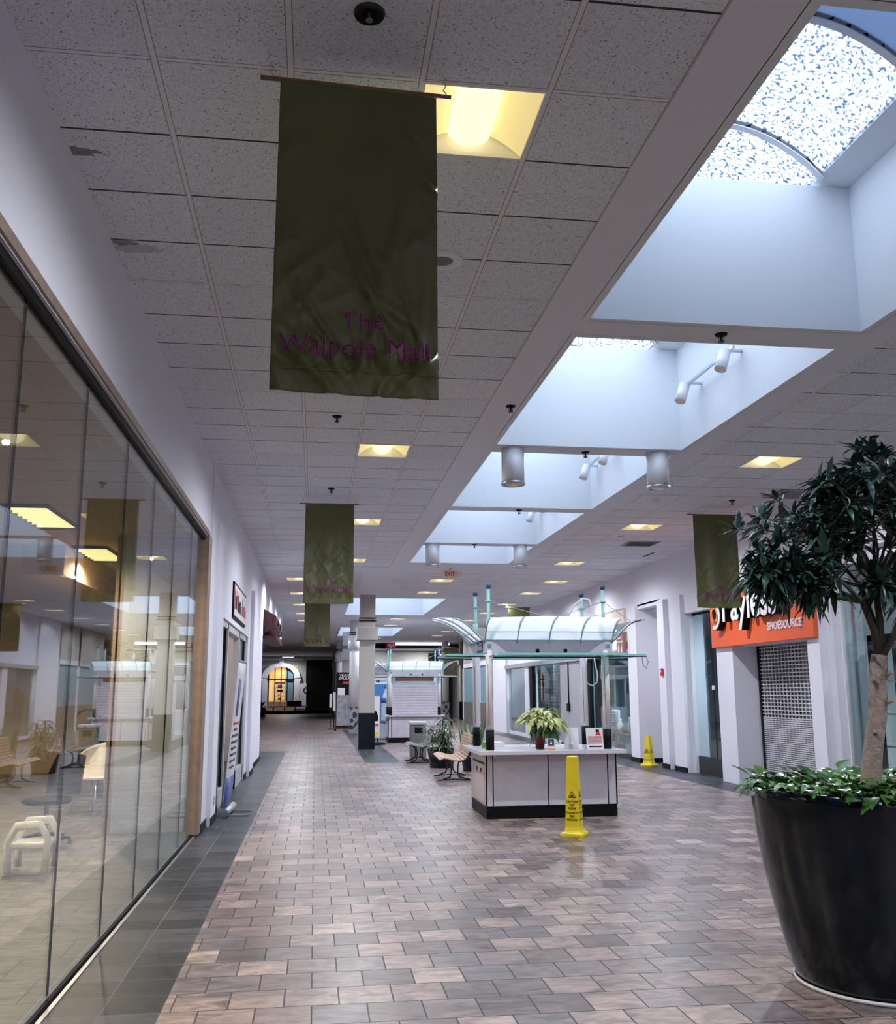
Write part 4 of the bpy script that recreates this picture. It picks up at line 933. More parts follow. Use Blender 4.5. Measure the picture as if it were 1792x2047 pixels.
    for (q, m_) in (((x0 + .12, x1 + .08, y0 - .34, y0 - .03), 0), ((x0 + .12, x1 - .1, y1 - .01, y1 + .34), 0), ((x0 - sh, x0 - .03, y0 + .06, y1 - .14), 0), ((x1 + .02, x1 + sh, y0 + .06, y1 - .14), 0)):
        o = B(); o.box(*q, zs, zs + .012); o = o.obj('glass_shelf', 'kiosk_shelf_glass', t)
        e = B(); e.box(q[0], q[1], q[2] - .012, q[2], zs - .008, zs + .022); e.box(q[0], q[1], q[3], q[3] + .012, zs - .008, zs + .022); e.box(q[0] - .012, q[0], q[2], q[3], zs - .008, zs + .022); e.box(q[1], q[1] + .012, q[2], q[3], zs - .008, zs + .022); e.obj('teal_rim', 'teal_tube', o)
    b = B()
    for (px, py, dx, dy) in ((P[0][0], P[0][1], -1, 0), (P[2][0], P[2][1], -1, 0), (P[1][0], P[1][1], 1, 0), (P[3][0], P[3][1], 1, 0)): b.cyl((px, py, zs - .02), (px + dx * .6, py, zs - .012), .008, n=6)
    b.cyl((P[0][0], P[0][1], zs - .025), (P[1][0], P[1][1], zs - .025), .012, n=6); b.cyl((P[0][0] , P[0][1] - .36, zs - .015), (P[0][0], P[0][1], zs - .015), .008, n=6); b.cyl((P[1][0] , P[1][1] - .36, zs - .015), (P[1][0], P[1][1], zs - .015), .008, n=6)
    b.obj('bracket', 'dark_metal', t)
    # stay cables
    ym = (y0 + y1) / 2
    for (px, py) in P:
        xs = -1 if px < (x0 + x1) / 2 else 1; ysn = -1 if py < ym else 1
        b = B(); b.cyl((px, py, 2.87), (px - xs * .78, py + ysn * .42, zf1 + .27), .0035, n=5); b.obj('stay_cable', 'steel', t)
        b = B(); b.cyl((px, py, 2.87), (px + xs * .50, py - ysn * .2, zf1 + .25), .0035, n=5); b.obj('stay_cable', 'steel', t)
    return t
k1 = kiosk(2.27, 12.85, 'open information kiosk with winged glass roof and grey counter', 0)
b = B(); b.box(2.262, 2.268, 13.0, 13.42, 2.13 + .05, 2.36); b.obj('blue_notice', 'sticker_navy', k1)
b = B(); b.box(2.258, 2.262, 13.03, 13.39, 2.21, 2.26); b.obj('notice_pale_band', 'laminate', k1); b = B(); b.tube([(2.258, 13.03 + i * .03, 2.285 + .012 * math.sin(i * 1.1)) for i in range(13)], .006, 5); b.obj('notice_wave', 'white_paint', k1)
b = B(); b.tube([(3.50, 13.7, 2.56), (3.62, 13.6, 2.70), (3.73, 13.55, 2.88), (3.86, 13.55, 2.98), (3.94, 13.52, 2.96), (3.99, 13.5, 2.80), (3.98, 13.5, 2.56), (3.93, 13.45, 2.3)], .014, 8); b.obj('white_hose', 'white_paint', k1)
b = B(); pts = [(3.83, 13.3, 2.18), (3.80, 13.3, 2.0), (3.78, 13.3, 1.86), (3.82, 13.3, 1.75), (3.89, 13.3, 1.72), (3.96, 13.3, 1.77), (3.97, 13.3, 1.88), (3.94, 13.3, 2.02), (3.92, 13.3, 2.18)]; b.tube(pts, .010, 8); b.obj('hanging_cable_loop', 'white_paint', k1)
b = B(); b.tube([(4.60, 13.2, 2.12), (4.61, 13.2, 2.02), (4.65, 13.2, 1.95), (4.69, 13.2, 2.05), (4.66, 13.2, 2.13)], .004, 5); b.obj('loose_wire', 'black', k1)

k2 = kiosk(2.40, 31.85, 'closed kiosk with grey roller shutter standing beyond the square column', 1)
b = B(); x0, x1, y0, y1 = 2.44, 4.14, 31.87, 33.0
z = .90
while z < 1.78: b.extrude([(x0, y0, z), (x0, y0 - .012, z + .03), (x0, y0 - .012, z + .07), (x0, y0, z + .082)], (x1 - x0, 0, 0)); z += .086
b.obj('roller_shutter', 'laminate', k2)
b = B(); b.box(x0 + .02, x1 - .02, y1 - .03, y1, .9, 2.1); b.obj('back_shutter', 'laminate', k2)
B().box(x0, x0 + .14, y0 - .01, y0 + .06, .9, 2.16).obj('shutter_frame', 'laminate', k2); B().box(x1 - .14, x1, y0 - .01, y0 + .06, .9, 2.16).obj('shutter_frame', 'laminate', k2)
b = B(); b.box(x0 + .2, x1 - .2, y0 + .3, y0 + .34, 1.98, 2.13); b.obj('brown_print', 'restroom_brown', k2)
b = B(); b.box(x0 + .18, x1 - .18, y0 + .2, y0 + .22, 1.72, 1.95); b.obj('white_board', 'white_paint', k2)
t = thing('kiosk', 'pale kiosk roof partly hidden between the square column and the shuttered kiosk', 'kiosk', (2.6, 40.0, 0))
b = B(); b.box(2.3, 4.2, 39.5, 41.0, 0, .95); b.obj('counter', 'white_paint', t)
b = B(); b.grid(lambda u, v: (2.0 + 2.4 * u, 39.3 - .5 * v ** 1.5, 2.3 + .35 * v), 8, 4); b.obj('roof_wing', 'sky_panel', t, solid=.02)
b = B(); b.box(2.3, 4.2, 39.4, 41.0, 2.1, 2.3); b.obj('fascia', 'light_grey', t)
b = B()
for (px, py) in ((2.35, 39.5), (4.15, 39.5), (2.35, 40.9), (4.15, 40.9)): b.cyl((px, py, .95), (px, py, 2.1), .05, n=10)
b.obj('post', 'post_pink', t)

# things on the counter
zc = .88
t = thing('poinsettia', 'pale yellow poinsettia in a dark red pot on the kiosk counter', 'potted plant', (3.04, 13.0, zc))
b = B(); b.lathe([(0, zc), (.055, zc), (.085, zc + .19), (.092, zc + .20), (.075, zc + .20), (.0, zc + .18)], (3.04, 13.0, 0), 20); b.obj('pot', 'foil_red', t)
b = B(); rs = random.Random(5)
for i in range(14):
    a = rs.uniform(0, 2 * PI); q = Vector((3.04, 13.0, zc + .18)); e = q + Vector((math.cos(a) * rs.uniform(.05, .2), math.sin(a) * rs.uniform(.05, .18), rs.uniform(.12, .26))); b.tube([q, (q + e) / 2 + Vector((0, 0, .03)), e], .004, 5)
b.obj('stem', 'leaf_green', t)
def bracts(mname, n0, zlo, zhi, Rr, L0, L1, seed, nm, drop):
    b = B(); rs = random.Random(seed)
    for i in range(n0):
        a = rs.uniform(0, 2 * PI); rr_ = Rr * math.sqrt(rs.uniform(0, 1)); zz = zc + zlo + (zhi - zlo) * (1 - (rr_ / Rr) ** 2) + rs.uniform(-.02, .02)
        c = Vector((3.07 + rr_ * math.cos(a), 13.0 + rr_ * .8 * math.sin(a), zz))
        for j in range(6):
            an = a + rs.uniform(-1.3, 1.3); d = Vector((math.cos(an), math.sin(an), rs.uniform(-.15, .4)))
            b.leaf(c, d, (0, 0, 1), rs.uniform(L0, L1), rs.uniform(.06, .09), bend=drop * rs.uniform(.6, 1.3), fold=.25, m=mname)
    return b.obj(nm, None, t, solid=.0015)
bracts('leaf_cream', 30, .36, .53, .23, .16, .24, 3, 'bract', .6)
bracts('leaf_green', 10, .22, .32, .16, .13, .20, 4, 'leaf', .9)
def counter_board(x0, x1, y, h, name, label, face, cat):
    t = thing(name, label, cat, ((x0 + x1) / 2, y, zc)); b = B(); b.extrude([(x0, y, zc + .002), (x1, y, zc + .002), (x1, y + .05, zc + h), (x0, y + .05, zc + h)], (0, .006, 0)); b.obj('panel', face, t)
    b = B(); b.extrude([(x0, y + .0, zc), (x0, y + .09, zc), (x0, y + .09, zc + .004), (x0, y, zc + .004)], (x1 - x0, 0, 0)); b.obj('foot', 'clear_plastic', t); return t
t = counter_board(3.36, 3.57, 12.92, .28, 'display_board', 'blank white display board behind the flyer on the kiosk counter', 'poster_white', 'display')
b = B(); b.cyl((3.46, 12.90, zc), (3.46, 12.93, zc + .17), .008, n=8); b.lathe([(0.03, zc + .07), (.012, zc + .085), (.006, zc + .1)], (3.46, 12.905, 0), 12); b.obj('pen_holder', 'white_paint', t)
t = counter_board(3.62, 3.85, 12.72, .28, 'flyer_holder', 'clear stand with a red striped flyer on the kiosk counter', 'poster_white', 'display')
FY = lambda u, v: (3.62 + .23 * u, 12.72 + .05 * v - .003, zc + .002 + .278 * v)
b = B()
for i in range(6): b.face([FY(.08, .28 + i * .06), FY(.92, .28 + i * .06), FY(.92, .303 + i * .06), FY(.08, .303 + i * .06)])
b.obj('red_text_rows', 'red', t); b = B(); b.face([FY(.55, .66), FY(.88, .66), FY(.80, .80), (FY(.62, .80))]); b.obj('figure_body', 'red', t)
b = B(); b.face([FY(.60, .80), FY(.78, .80), FY(.80, .92), FY(.58, .92)]); b.face([FY(.12, .10), FY(.9, .10), FY(.9, .16), FY(.12, .16)]); b.obj('figure_hair', 'black', t)
t = thing('card_holder', 'small card stand with navy and orange label beside the poinsettia pot', 'display', (3.13, 12.72, zc))
b = B(); b.extrude([(3.07, 12.70, zc), (3.18, 12.70, zc), (3.18, 12.73, zc + .15), (3.07, 12.73, zc + .15)], (0, .006, 0)); b.obj('card', 'poster_white', t)
b = B(); b.extrude([(3.085, 12.706, zc + .06), (3.165, 12.706, zc + .06), (3.165, 12.722, zc + .14), (3.085, 12.722, zc + .14)], (0, -.004, 0)); b.obj('navy_print', 'sticker_navy', t)
b = B(); b.extrude([(3.075, 12.697, zc + .002), (3.175, 12.697, zc + .002), (3.175, 12.70, zc + .02), (3.075, 12.70, zc + .02)], (0, -.003, 0)); b.obj('orange_strip', 'orange_letter', t)
b = B(); b.extrude([(3.11, 12.704, zc + .075), (3.14, 12.704, zc + .075), (3.125, 12.72, zc + .125)], (0, -.006, 0)); b.obj('white_emblem', 'white_paint', t)
t = thing('green_box', 'small green box between the left kiosk posts', 'box', (2.36, 13.25, zc)); b = B(); b.box(2.29, 2.42, 13.2, 13.3, zc, zc + .085); b.obj('carton', 'green_box', t, bevel=.004); b = B(); b.box(2.36, 2.42, 13.195, 13.2, zc + .03, zc + .06); b.obj('label_patch', 'poster_white', t)
o = B(); o.box(2.42, 2.66, 13.55, 13.9, zc, zc + .06); tag(o.obj('paper_tray', 'white_paint', bevel=.005), 'white paper tray at the back left of the kiosk counter', 'tray')
o = B(); o.box(3.0, 3.13, 13.4, 13.6, zc, zc + .006, rz=.2); tag(o.obj('leaflet', 'poster_white'), 'white leaflet lying behind the poinsettia on the counter', 'leaflet')
o = B(); o.box(3.80, 3.90, 12.98, 13.12, zc, zc + .012, rz=.3); tag(o.obj('phone', 'black', bevel=.004), 'dark flat gadget lying beside the right kiosk post', 'phone')

# wet floor cones
def cone(x, y, rz, h, w, wt, label, lines, zsc=1.0):
    t = thing('wet_floor_cone', label, 'wet floor cone', (x, y, 0)); M_ = Matrix.Translation((x, y, 0)) @ Matrix.Rotation(rz, 4, 'Z')
    def fr(hw, z): return [M_ @ Vector(p) for p in ((-hw, -hw, z), (hw, -hw, z), (hw, hw, z), (-hw, hw, z))]
    b = B(); prof = [(w / 2, 0), (w / 2, .035), (w / 2 * .90, .05), (w / 2 * .72, .06), (w / 2 * .64, .11), (wt / 2, h - .008), (wt / 2 - .008, h)]
    rings = [[b.bm.verts.new(p) for p in fr(a, z)] for a, z in prof]
    for A, C in zip(rings, rings[1:]):
        for j in range(4): b.bm.faces.new((A[j], A[(j + 1) % 4], C[(j + 1) % 4], C[j]))
    b.bm.faces.new(rings[-1]); b.bm.faces.new(rings[0][::-1]); b.obj('body', 'yellow', t, bevel=.008)
    a0, z0, a1, z1 = w / 2 * .64, .11, wt / 2, h - .008
    for side in range(4):
        Rs = M_ @ Matrix.Rotation(side * PI / 2, 4, 'Z')
        def S(u, z, e=.0025): hw = a0 + (a1 - a0) * (z - z0) / (z1 - z0); return Rs @ Vector((u, -hw - e, z))
        for (wd, sz, zz) in lines: text(wd, sz, .001, lambda u, v, w_: S(u, zz + v), 'lettering', 'black', t, bold=.0009, sx=.85)
        zt_ = h * .48; s_ = .048; b = B()
        T_ = [(-1, 0), (1, 0), (0, 1.65)]; I_ = [(-.74, .15), (.74, .15), (0, 1.35)]
        for i in range(3):
            p, q, r_, s2 = T_[i], T_[(i + 1) % 3], I_[(i + 1) % 3], I_[i]
            b.face([S(k_[0] * s_, zt_ + k_[1] * s_) for k_ in (p, q, r_, s2)])
        b.face([S(u * s_, zt_ + v * s_) for u, v in ((-.45, .3), (.1, .3), (.35, .55), (0, .9), (-.1, .75), (.05, .55), (-.35, .5))]); b.face([S(u * s_, zt_ + v * s_) for u, v in ((.15, .25), (.5, .25), (.5, .33), (.2, .4))])
        b.obj('warning_triangle', 'black', t)
    return t
cone(3.02, 11.25, R(-30), .90, .27, .115, 'yellow wet floor cone standing in front of the kiosk counter', (('CAUTION', .034, .378), ('WET', .034, .340), ('FLOOR', .034, .302), ('CUIDADO', .034, .254), ('PISO', .034, .216), ('MOJADO', .034, .178)))
cone(7.38, 21.0, R(-52), .66, .28, .10, 'yellow wet floor cone by the alcove near the right wall', (('CAUTION', .03, .28), ('WET FLOOR', .028, .13)))

# ---------------- benches ----------------
def bench(x, y, rz, L, label, wood='wood_slat', n_leg=2, group=None):
    """bench facing -x; slats run along y; origin at near end under the seat middle"""
    t = thing('bench', label, 'bench', (x, y, 0), group); M_ = Matrix.Translation((x, y, 0)) @ Matrix.Rotation(rz, 4, 'Z')
    prof = []   # (x, z, angle)
    pts = [(-.27, .415), (-.22, .435), (-.16, .43), (-.10, .415), (-.04, .40), (.02, .39), (.08, .39), (.14, .405), (.19, .44), (.225, .49), (.245, .545), (.26, .60), (.275, .655), (.29, .71), (.305, .765), (.33, .82)]
    for i, (a, z) in enumerate(pts):
        p, q = pts[max(i - 1, 0)], pts[min(i + 1, len(pts) - 1)]; an = math.atan2(q[1] - p[1], q[0] - p[0])
        w = .024 if i not in (0,) else .03
        b = B(); c, s = math.cos(an), math.sin(an)
        o4 = [(-w, -.011), (w, -.011), (w, .011), (-w, .011)]
        P4 = [M_ @ Vector((a + u * c - v * s, 0, z + u * s + v * c)) for u, v in o4]
        b.extrude(P4, M_.to_3x3() @ Vector((0, L, 0))); b.obj('slat', wood, t, bevel=.004)
    for yy in ([.35, L - .35] if n_leg == 2 else [.3 + i * (L - .6) / (n_leg - 1) for i in range(n_leg)]):
        b = B()
        b.tube([M_ @ Vector((a, yy, z - .02)) for a, z in pts[1:-1:2]], .012, 6)
        for xx in (-.05, .07):
            b.tube([M_ @ Vector(p) for p in ((xx * 3.0, yy, .385), (xx * 1.3, yy, .34), (xx, yy, .25), (xx, yy, .14), (xx * 1.5, yy, .07), (xx * 4.2, yy, .025))], [.012, .016, .015, .015, .018, .012], 8)
        b.tube([M_ @ Vector(p) for p in ((-.30, yy, .012), (0, yy, .03), (.32, yy, .012))], .012, 6)
        b.obj('pedestal', 'dark_metal', t)
    return t
bench(2.60, 17.95, R(-3), 1.75, 'slatted wooden bench with black pedestal legs left of the kiosk')
bench(2.42, 22.4, R(-3), 1.5, 'dark slatted bench half hidden by the potted plants', 'fabric_grey')

# plants, bin
def pot_plant(x, y, r, h, label, name='potted_plant'):
    t = thing(name, label, 'potted plant', (x, y, 0)); b = B(); b.lathe([(0, 0), (r * .8, 0), (r, h), (r * .92, h), (r * .85, h - .04), (0, h - .04)], (x, y, 0), 24); b.obj('pot', 'black_gloss', t); return t
t = pot_plant(2.78, 21.5, .30, .42, 'bushy arching green plant in a dark pot behind the wooden bench')
b = B(); rs = random.Random(9)
for st in range(7):
    a = rs.uniform(0, 2 * PI); top = Vector((2.78 + .22 * math.cos(a), 21.5 + .2 * math.sin(a), rs.uniform(.65, 1.15))); b.tube([(2.78, 21.5, .38), ((2.78 + top.x) / 2, (21.5 + top.y) / 2, .38 + (top.z - .38) * .6), top], .012, 5, m='bark_dark')
    for j in range(34):
        an = rs.uniform(0, 2 * PI); d = Vector((math.cos(an), math.sin(an), rs.uniform(-.2, 1.0))); q = top - Vector((0, 0, rs.uniform(0, .35)))
        b.leaf(q, d, (0, 0, 1), rs.uniform(.26, .42), rs.uniform(.03, .045), bend=rs.uniform(.3, .9), m='leaf_spider')
b.obj('foliage', None, t)
t = pot_plant(3.32, 20.5, .24, .40, 'snake plants with tall upright blades behind the wooden bench', 'snake_plant')
b = B()
for j in range(26):
    an = rs.uniform(0, 2 * PI); q = Vector((3.32 + rs.uniform(-.2, .2), 20.5 + rs.uniform(-.15, .15), .36)); b.leaf(q, (math.cos(an) * .22, math.sin(an) * .22, 1), (math.sin(an), -math.cos(an), .1), rs.uniform(.45, .95), rs.uniform(.05, .075), bend=0.02, fold=.3, m='leaf_snake', shape=2, n=6)
b.obj('blades', None, t)
t = thing('trash_bin', 'grey square litter bin left of the bushy plant', 'litter bin', (2.58, 24.6, 0))
b = B(); b.box(2.40, 2.80, 24.4, 24.8, .02, .82); b.obj('body', 'trash_grey', t, bevel=.03); b = B(); b.box(2.38, 2.82, 24.38, 24.82, .82, .90); b.obj('lid', 'light_grey', t, bevel=.02)
b = B(); b.box(2.5, 2.7, 24.39, 24.40, .62, .76); b.obj('opening', 'black', t)

# ---------------- big planter with tree ----------------
PX, PY = 3.29, 5.50
t = thing('planter', 'large glossy black round planter in the right foreground', 'planter', (PX, PY, 0))
b = B(); prof = [(0, 0.012), (.47, .012), (.485, .03), (.53, .18), (.585, .40), (.635, .64), (.665, .86), (.68, 1.03), (.682, 1.08), (.665, 1.09), (.645, 1.08), (.635, 1.0), (0, 1.0)]
b.lathe(prof, (PX, PY, 0), 96); b.obj('body', 'black_gloss', t)
b = B(); b.lathe([(.487, .004), (.497, .004), (.497, .022), (.487, .022), (.487, .004)], (PX, PY, 0), 72); b.obj('base_ring', 'white_paint', t)
b = B(); b.lathe([(0, 1.035), (.3, 1.03), (.64, 1.01)], (PX, PY, 0), 32); b.obj('soil', 'soil', t)
t = thing('pothos', 'low green trailing pothos filling the top of the black planter', 'ground cover plant', (PX, PY, 1.04))
b = B(); rs = random.Random(21)
for i in range(620):
    a = rs.uniform(0, 2 * PI); r_ = .66 * math.sqrt(rs.uniform(.03, 1)); q = Vector((PX + r_ * math.cos(a), PY + r_ * math.sin(a), 1.05 + rs.uniform(0, .06)))
    an = a + rs.uniform(-1.6, 1.6); d = Vector((math.cos(an), math.sin(an), rs.uniform(-.1, .9)))
    tip = q + d.normalized() * rs.uniform(.02, .06)
    b.tube([q - Vector((0, 0, .05)), q, tip], .0022, 4, m='leaf_pothos'); b.leaf(tip, d + Vector((0, 0, -.1)), (rs.uniform(-.3, .3), rs.uniform(-.3, .3), 1), rs.uniform(.09, .15), rs.uniform(.055, .09), bend=rs.uniform(.1, .5), fold=.2, m='leaf_pothos', shape=1, n=5)
for (a0, ln) in ((R(205), .13), (R(215), .10), (R(180), .10), (R(262), .07)):
    q = Vector((PX + .62 * math.cos(a0), PY + .62 * math.sin(a0), 1.09)); e = q + Vector((math.cos(a0) * ln, math.sin(a0) * ln, .05)); b.tube([q, (q + e) / 2 + Vector((0, 0, .03)), e], .003, 5, m='leaf_pothos')
    for j in range(3): b.leaf(e, (math.cos(a0 + j - 1), math.sin(a0 + j - 1), .2), (0, 0, 1), .12, .055, bend=.5, m='leaf_pothos', shape=1)
o = b.obj('foliage', None, t); stuff(o)
del o['kind']
t = thing('indoor_tree', 'leafy small tree with pale trunk growing from the black planter', 'tree', (3.27, 5.45, 1.02))
b = B()
b.tube([(3.26, 5.45, 1.0), (3.28, 5.45, 1.15), (3.31, 5.45, 1.32), (3.355, 5.45, 1.50), (3.375, 5.45, 1.66), (3.385, 5.45, 1.78), (3.40, 5.45, 1.86)], [.062, .058, .055, .053, .051, .053, .045], 14)
for (p, d) in (((3.30, 5.40, 1.40), (-.5, -.6, .4)), ((3.40, 5.41, 1.58), (.7, -.5, .3)), ((3.33, 5.41, 1.70), (-.8, -.4, .3)), ((3.41, 5.41, 1.74), (.6, -.5, .5))):
    p = Vector(p); b.cyl(p, p + Vector(d).normalized() * .035, .014, .010, 8)
b.obj('trunk', 'bark', t)
CL = [(3.47, 5.45, 3.05, .16, .13), (3.15, 5.45, 2.9, .17, .06), (3.38, 5.40, 2.85, .23, .10), (3.63, 5.5, 2.8, .17, .14), (3.01, 5.45, 2.61, .27, .13), (2.71, 5.45, 2.48, .17, .10), (2.60, 5.45, 2.34, .14, .05), (2.89, 5.40, 2.42, .20, .07),
      (3.24, 5.5, 2.55, .17, .10), (3.04, 5.4, 2.33, .14, .06), (3.70, 5.45, 2.61, .14, .12), (2.76, 5.4, 2.31, .12, .03), (3.40, 5.4, 2.32, .09, .05), (3.62, 5.4, 2.2, .11, .12), (3.98, 5.45, 2.9, .26, .2), (3.93, 5.45, 2.45, .26, .2), (3.3, 5.9, 2.75, .3, .15), (3.1, 5.8, 2.4, .25, .12), (3.4, 5.0, 2.9, .2, .1)]
fork = Vector((3.40, 5.45, 1.84)); mains = [Vector((3.30, 5.42, 2.18)), Vector((3.44, 5.5, 2.30)), Vector((3.56, 5.40, 2.15)), Vector((3.42, 5.62, 2.3))]
b = B()
for m_ in mains: b.tube([fork, (fork + m_) / 2 + Vector((.02, 0, 0)), m_], [.03, .022, .016], 8)
rs = random.Random(33); twigs = []
for (x, y, z, rx, rz_) in CL:
    c = Vector((x, y, z)); m_ = min(mains, key=lambda q: (q - c).length)
    mid = (m_ + c) / 2 + Vector((rs.uniform(-.05, .05), rs.uniform(-.05, .05), rs.uniform(-.08, .02))); b.tube([m_, mid, c], [.012, .009, .006], 6)
    n_ = max(8, int(12 * (rx / .17) * (rz_ / .1) ** .5))
    for i in range(n_):
        q = c + Vector((rs.gauss(0, .5) * rx * 1.25, rs.gauss(0, .5) * rx * 1.1, rs.gauss(0, .5) * rz_ * 1.3)); b.tube([mid + (c - mid) * rs.uniform(.3, 1), (mid + q) / 2 * .3 + (c + q) / 2 * .7, q], [.006, .004, .003], 5); twigs.append((q, (q - mid).normalized()))
b.obj('branches', 'bark_dark', t)
b = B()
for q, d0 in twigs:
    for j in range(rs.randint(9, 13)):
        an = j * 2.4 + rs.uniform(-.3, .3); a_ = d0.orthogonal().normalized(); b2 = d0.cross(a_)
        d = (a_ * math.cos(an) + b2 * math.sin(an)) * 1.0 + d0 * rs.uniform(-.1, 1.1) + Vector((0, 0, .05))
        b.leaf(q - d0 * rs.uniform(0, .05), d, (0, 0, 1), rs.uniform(.11, .19), rs.uniform(.032, .05), bend=rs.uniform(.05, .45), fold=.35, m='leaf_dark', n=4)
b.obj('foliage', None, t)

# ---------------- things inside the left shop ----------------
for (x, y) in ((-3.05, 11.0), (-3.05, 13.95), (-3.05, 5.5), (-6.0, 17.5), (-6.0, 8.0)):
    t = thing('louvred_light', 'long yellow louvred light in the left shop ceiling, %s' % {11.0: 'above the office chair', 13.95: 'by the golden bulkhead', 5.5: 'closest to the camera', 17.5: 'deep at the back', 8.0: 'deep inside near the front'}[y], 'ceiling light', (x, y, 3.55), 'louvred shop lights')
    w_, l_ = (.24, .72)
    b = B()
    for q in ((x - w_, x - w_ + .02, y - l_, y + l_), (x + w_ - .02, x + w_, y - l_, y + l_), (x - w_, x + w_, y - l_, y - l_ + .02), (x - w_, x + w_, y + l_ - .02, y + l_)): b.box(*q, 3.56, 3.60)
    b.obj('frame', 'black', t); b = B(); b.box(x - w_ + .02, x + w_ - .02, y - l_ + .02, y + l_ - .02, 3.590, 3.598); b.obj('diffuser', 'gold_light', t)
    b = B()
    for i in range(1, 8): b.box(x - w_ + .02, x + w_ - .02, y - l_ + i * l_ / 4 - .008, y - l_ + i * l_ / 4 + .008, 3.562, 3.59)
    b.obj('louvre', 'gold_light', t); lamp(t, (x, y, 3.5), 340, (1, .78, .56), 165)
t = thing('office_chair', 'black mesh office chair inside the left shop window', 'chair', (-2.95, 11.6, 0))
cx_, cy_ = -2.95, 11.6
b = B(); b.grid(lambda u, v: (cx_ + .24 - .04 * math.sin(PI * v) + .10 * v, cy_ + (u - .5) * (.46 - .06 * v) , .52 + .42 * v), 6, 8); b.obj('backrest', 'black', t, solid=.02)
b = B(); b.tube([(cx_ + .24, cy_ - .22, .52), (cx_ + .27, cy_ - .22, .75), (cx_ + .34, cy_ - .19, .93), (cx_ + .35, cy_, .96), (cx_ + .34, cy_ + .19, .93), (cx_ + .27, cy_ + .22, .75), (cx_ + .24, cy_ + .22, .52)], .022, 8); b.obj('back_frame', 'black', t)
b = B(); b.lathe([(0, .44), (.24, .44), (.27, .47), (.25, .50), (0, .51)], (cx_, cy_, 0), 24); b.obj('seat', 'black', t)
b = B(); b.cyl((cx_, cy_, .08), (cx_, cy_, .44), .028, n=12); b.obj('column', 'steel', t)
for i in range(5):
    a = i * 2 * PI / 5; b = B(); b.tube([(cx_, cy_, .11), (cx_ + .15 * math.cos(a), cy_ + .15 * math.sin(a), .10), (cx_ + .29 * math.cos(a), cy_ + .29 * math.sin(a), .065)], .016, 6); b.ball((cx_ + .29 * math.cos(a), cy_ + .29 * math.sin(a), .028), .027); b.obj('leg', 'black', t)
t.rotation_euler = (0, 0, R(62))
def shell_chair(x, y, rz, label, sc=1.0):
    t = thing('shell_chair', label, 'chair', (x, y, 0)); M_ = Matrix.Translation((x, y, 0)) @ Matrix.Rotation(rz, 4, 'Z') @ Matrix.Scale(sc, 4)
    def F(u, v):
        a = (u - .5) * PI * 1.1; return M_ @ Vector(((.12 + .15 * v) * math.cos(a) * 1.0 + .04 * v, (.14 + .13 * math.sin(PI * min(1, v * .75 + .15))) * math.sin(a) * 1.25, .40 + .44 * v * math.cos(a * .45)))
    b = B(); b.grid(F, 20, 12); b.obj('shell', 'white_plastic', t, solid=.012)
    b = B(); b.bm.faces.new([b.bm.verts.new(M_ @ Vector((.16 * math.cos(2 * PI * i / 20) + .0, .19 * math.sin(2 * PI * i / 20), .42))) for i in range(20)]); b.obj('seat', 'white_plastic', t, solid=.02)
    for sx_, sy_ in ((-1, -1), (1, -1), (-1, 1), (1, 1)):
        b = B(); b.cyl(M_ @ Vector((sx_ * .09, sy_ * .1, .41)), M_ @ Vector((sx_ * .2, sy_ * .2, 0)), .012, n=8); b.obj('leg', 'steel', t)
shell_chair(-3.02, 14.3, R(60), 'white plastic shell chair deeper inside the left shop, behind the office chair', 1.15)
t = thing('armchair', 'low white moulded armchair nearest the glass in the left shop', 'chair', (-2.62, 9.9, 0))
for s_ in (-1, 1):
    b = B(); b.tube([(-2.62 - .22, 9.9 + s_ * .22, .02), (-2.62 - .24, 9.9 + s_ * .24, .30), (-2.62 - .14, 9.9 + s_ * .25, .46), (-2.62 + .14, 9.9 + s_ * .25, .47), (-2.62 + .24, 9.9 + s_ * .24, .34), (-2.62 + .22, 9.9 + s_ * .22, .02)], .045, 10); b.obj('arm', 'white_plastic', t)
b = B(); b.box(-2.84, -2.40, 9.68, 10.12, .24, .30); b.obj('seat', 'white_plastic', t, bevel=.02)
t.scale = (.75, .75, .95)
t = pot_plant(-3.35, 16.6, .22, .36, 'broad leaved dark plant inside the left shop behind the chairs')
b = B(); rs = random.Random(40)
for i in range(18):
    a = i * 2.4; p = Vector((-3.35, 16.6, .34)); q = p + Vector((math.cos(a) * rs.uniform(.12, .3), math.sin(a) * .22, rs.uniform(.3, 1.1))); b.tube([p, (p + q) / 2 + Vector((0, 0, .08)), q], .008, 5, m='leaf_dark'); b.leaf(q, (math.cos(a), math.sin(a), .3), (0, 0, 1), rs.uniform(.35, .5), rs.uniform(.13, .17), bend=.6, m='leaf_dark', shape=1, n=7)
b.obj('foliage', None, t)

# ---------------- homewares on show behind the right hand windows ----------------
rs = random.Random(12)
def frame_pic(y, z, w, h, x, label, inner='poster_white'):
    t = thing('picture_frame', label, 'picture frame', (x, y, z)); b = B(); b.box(x - .02, x, y - w / 2, y + w / 2, z, z + h); b.obj('frame', 'white_paint', t); b = B(); b.lathe([(0, 0)], (0, 0, 0)) if 0 else b.box(x - .025, x - .02, y - w / 2 + .07, y + w / 2 - .07, z + .07, z + h - .07); b.obj('mirror', inner, t)
t = thing('display_wall', 'pale blue display wall inside the homewares shop', 'partition', (9.35, 24.6, 0)); B().box(9.3, 9.4, 22.7, 29.0, 0, 2.9).obj('panel', 'shop_blue', t); b = B(); b.box(9.24, 9.4, 22.7, 29.0, 2.30, 2.36); b.obj('rail', 'black', t)
frame_pic(26.2, 1.75, .45, .45, 9.29, 'white framed picture on the blue shop wall, highest one', 'trash_grey')
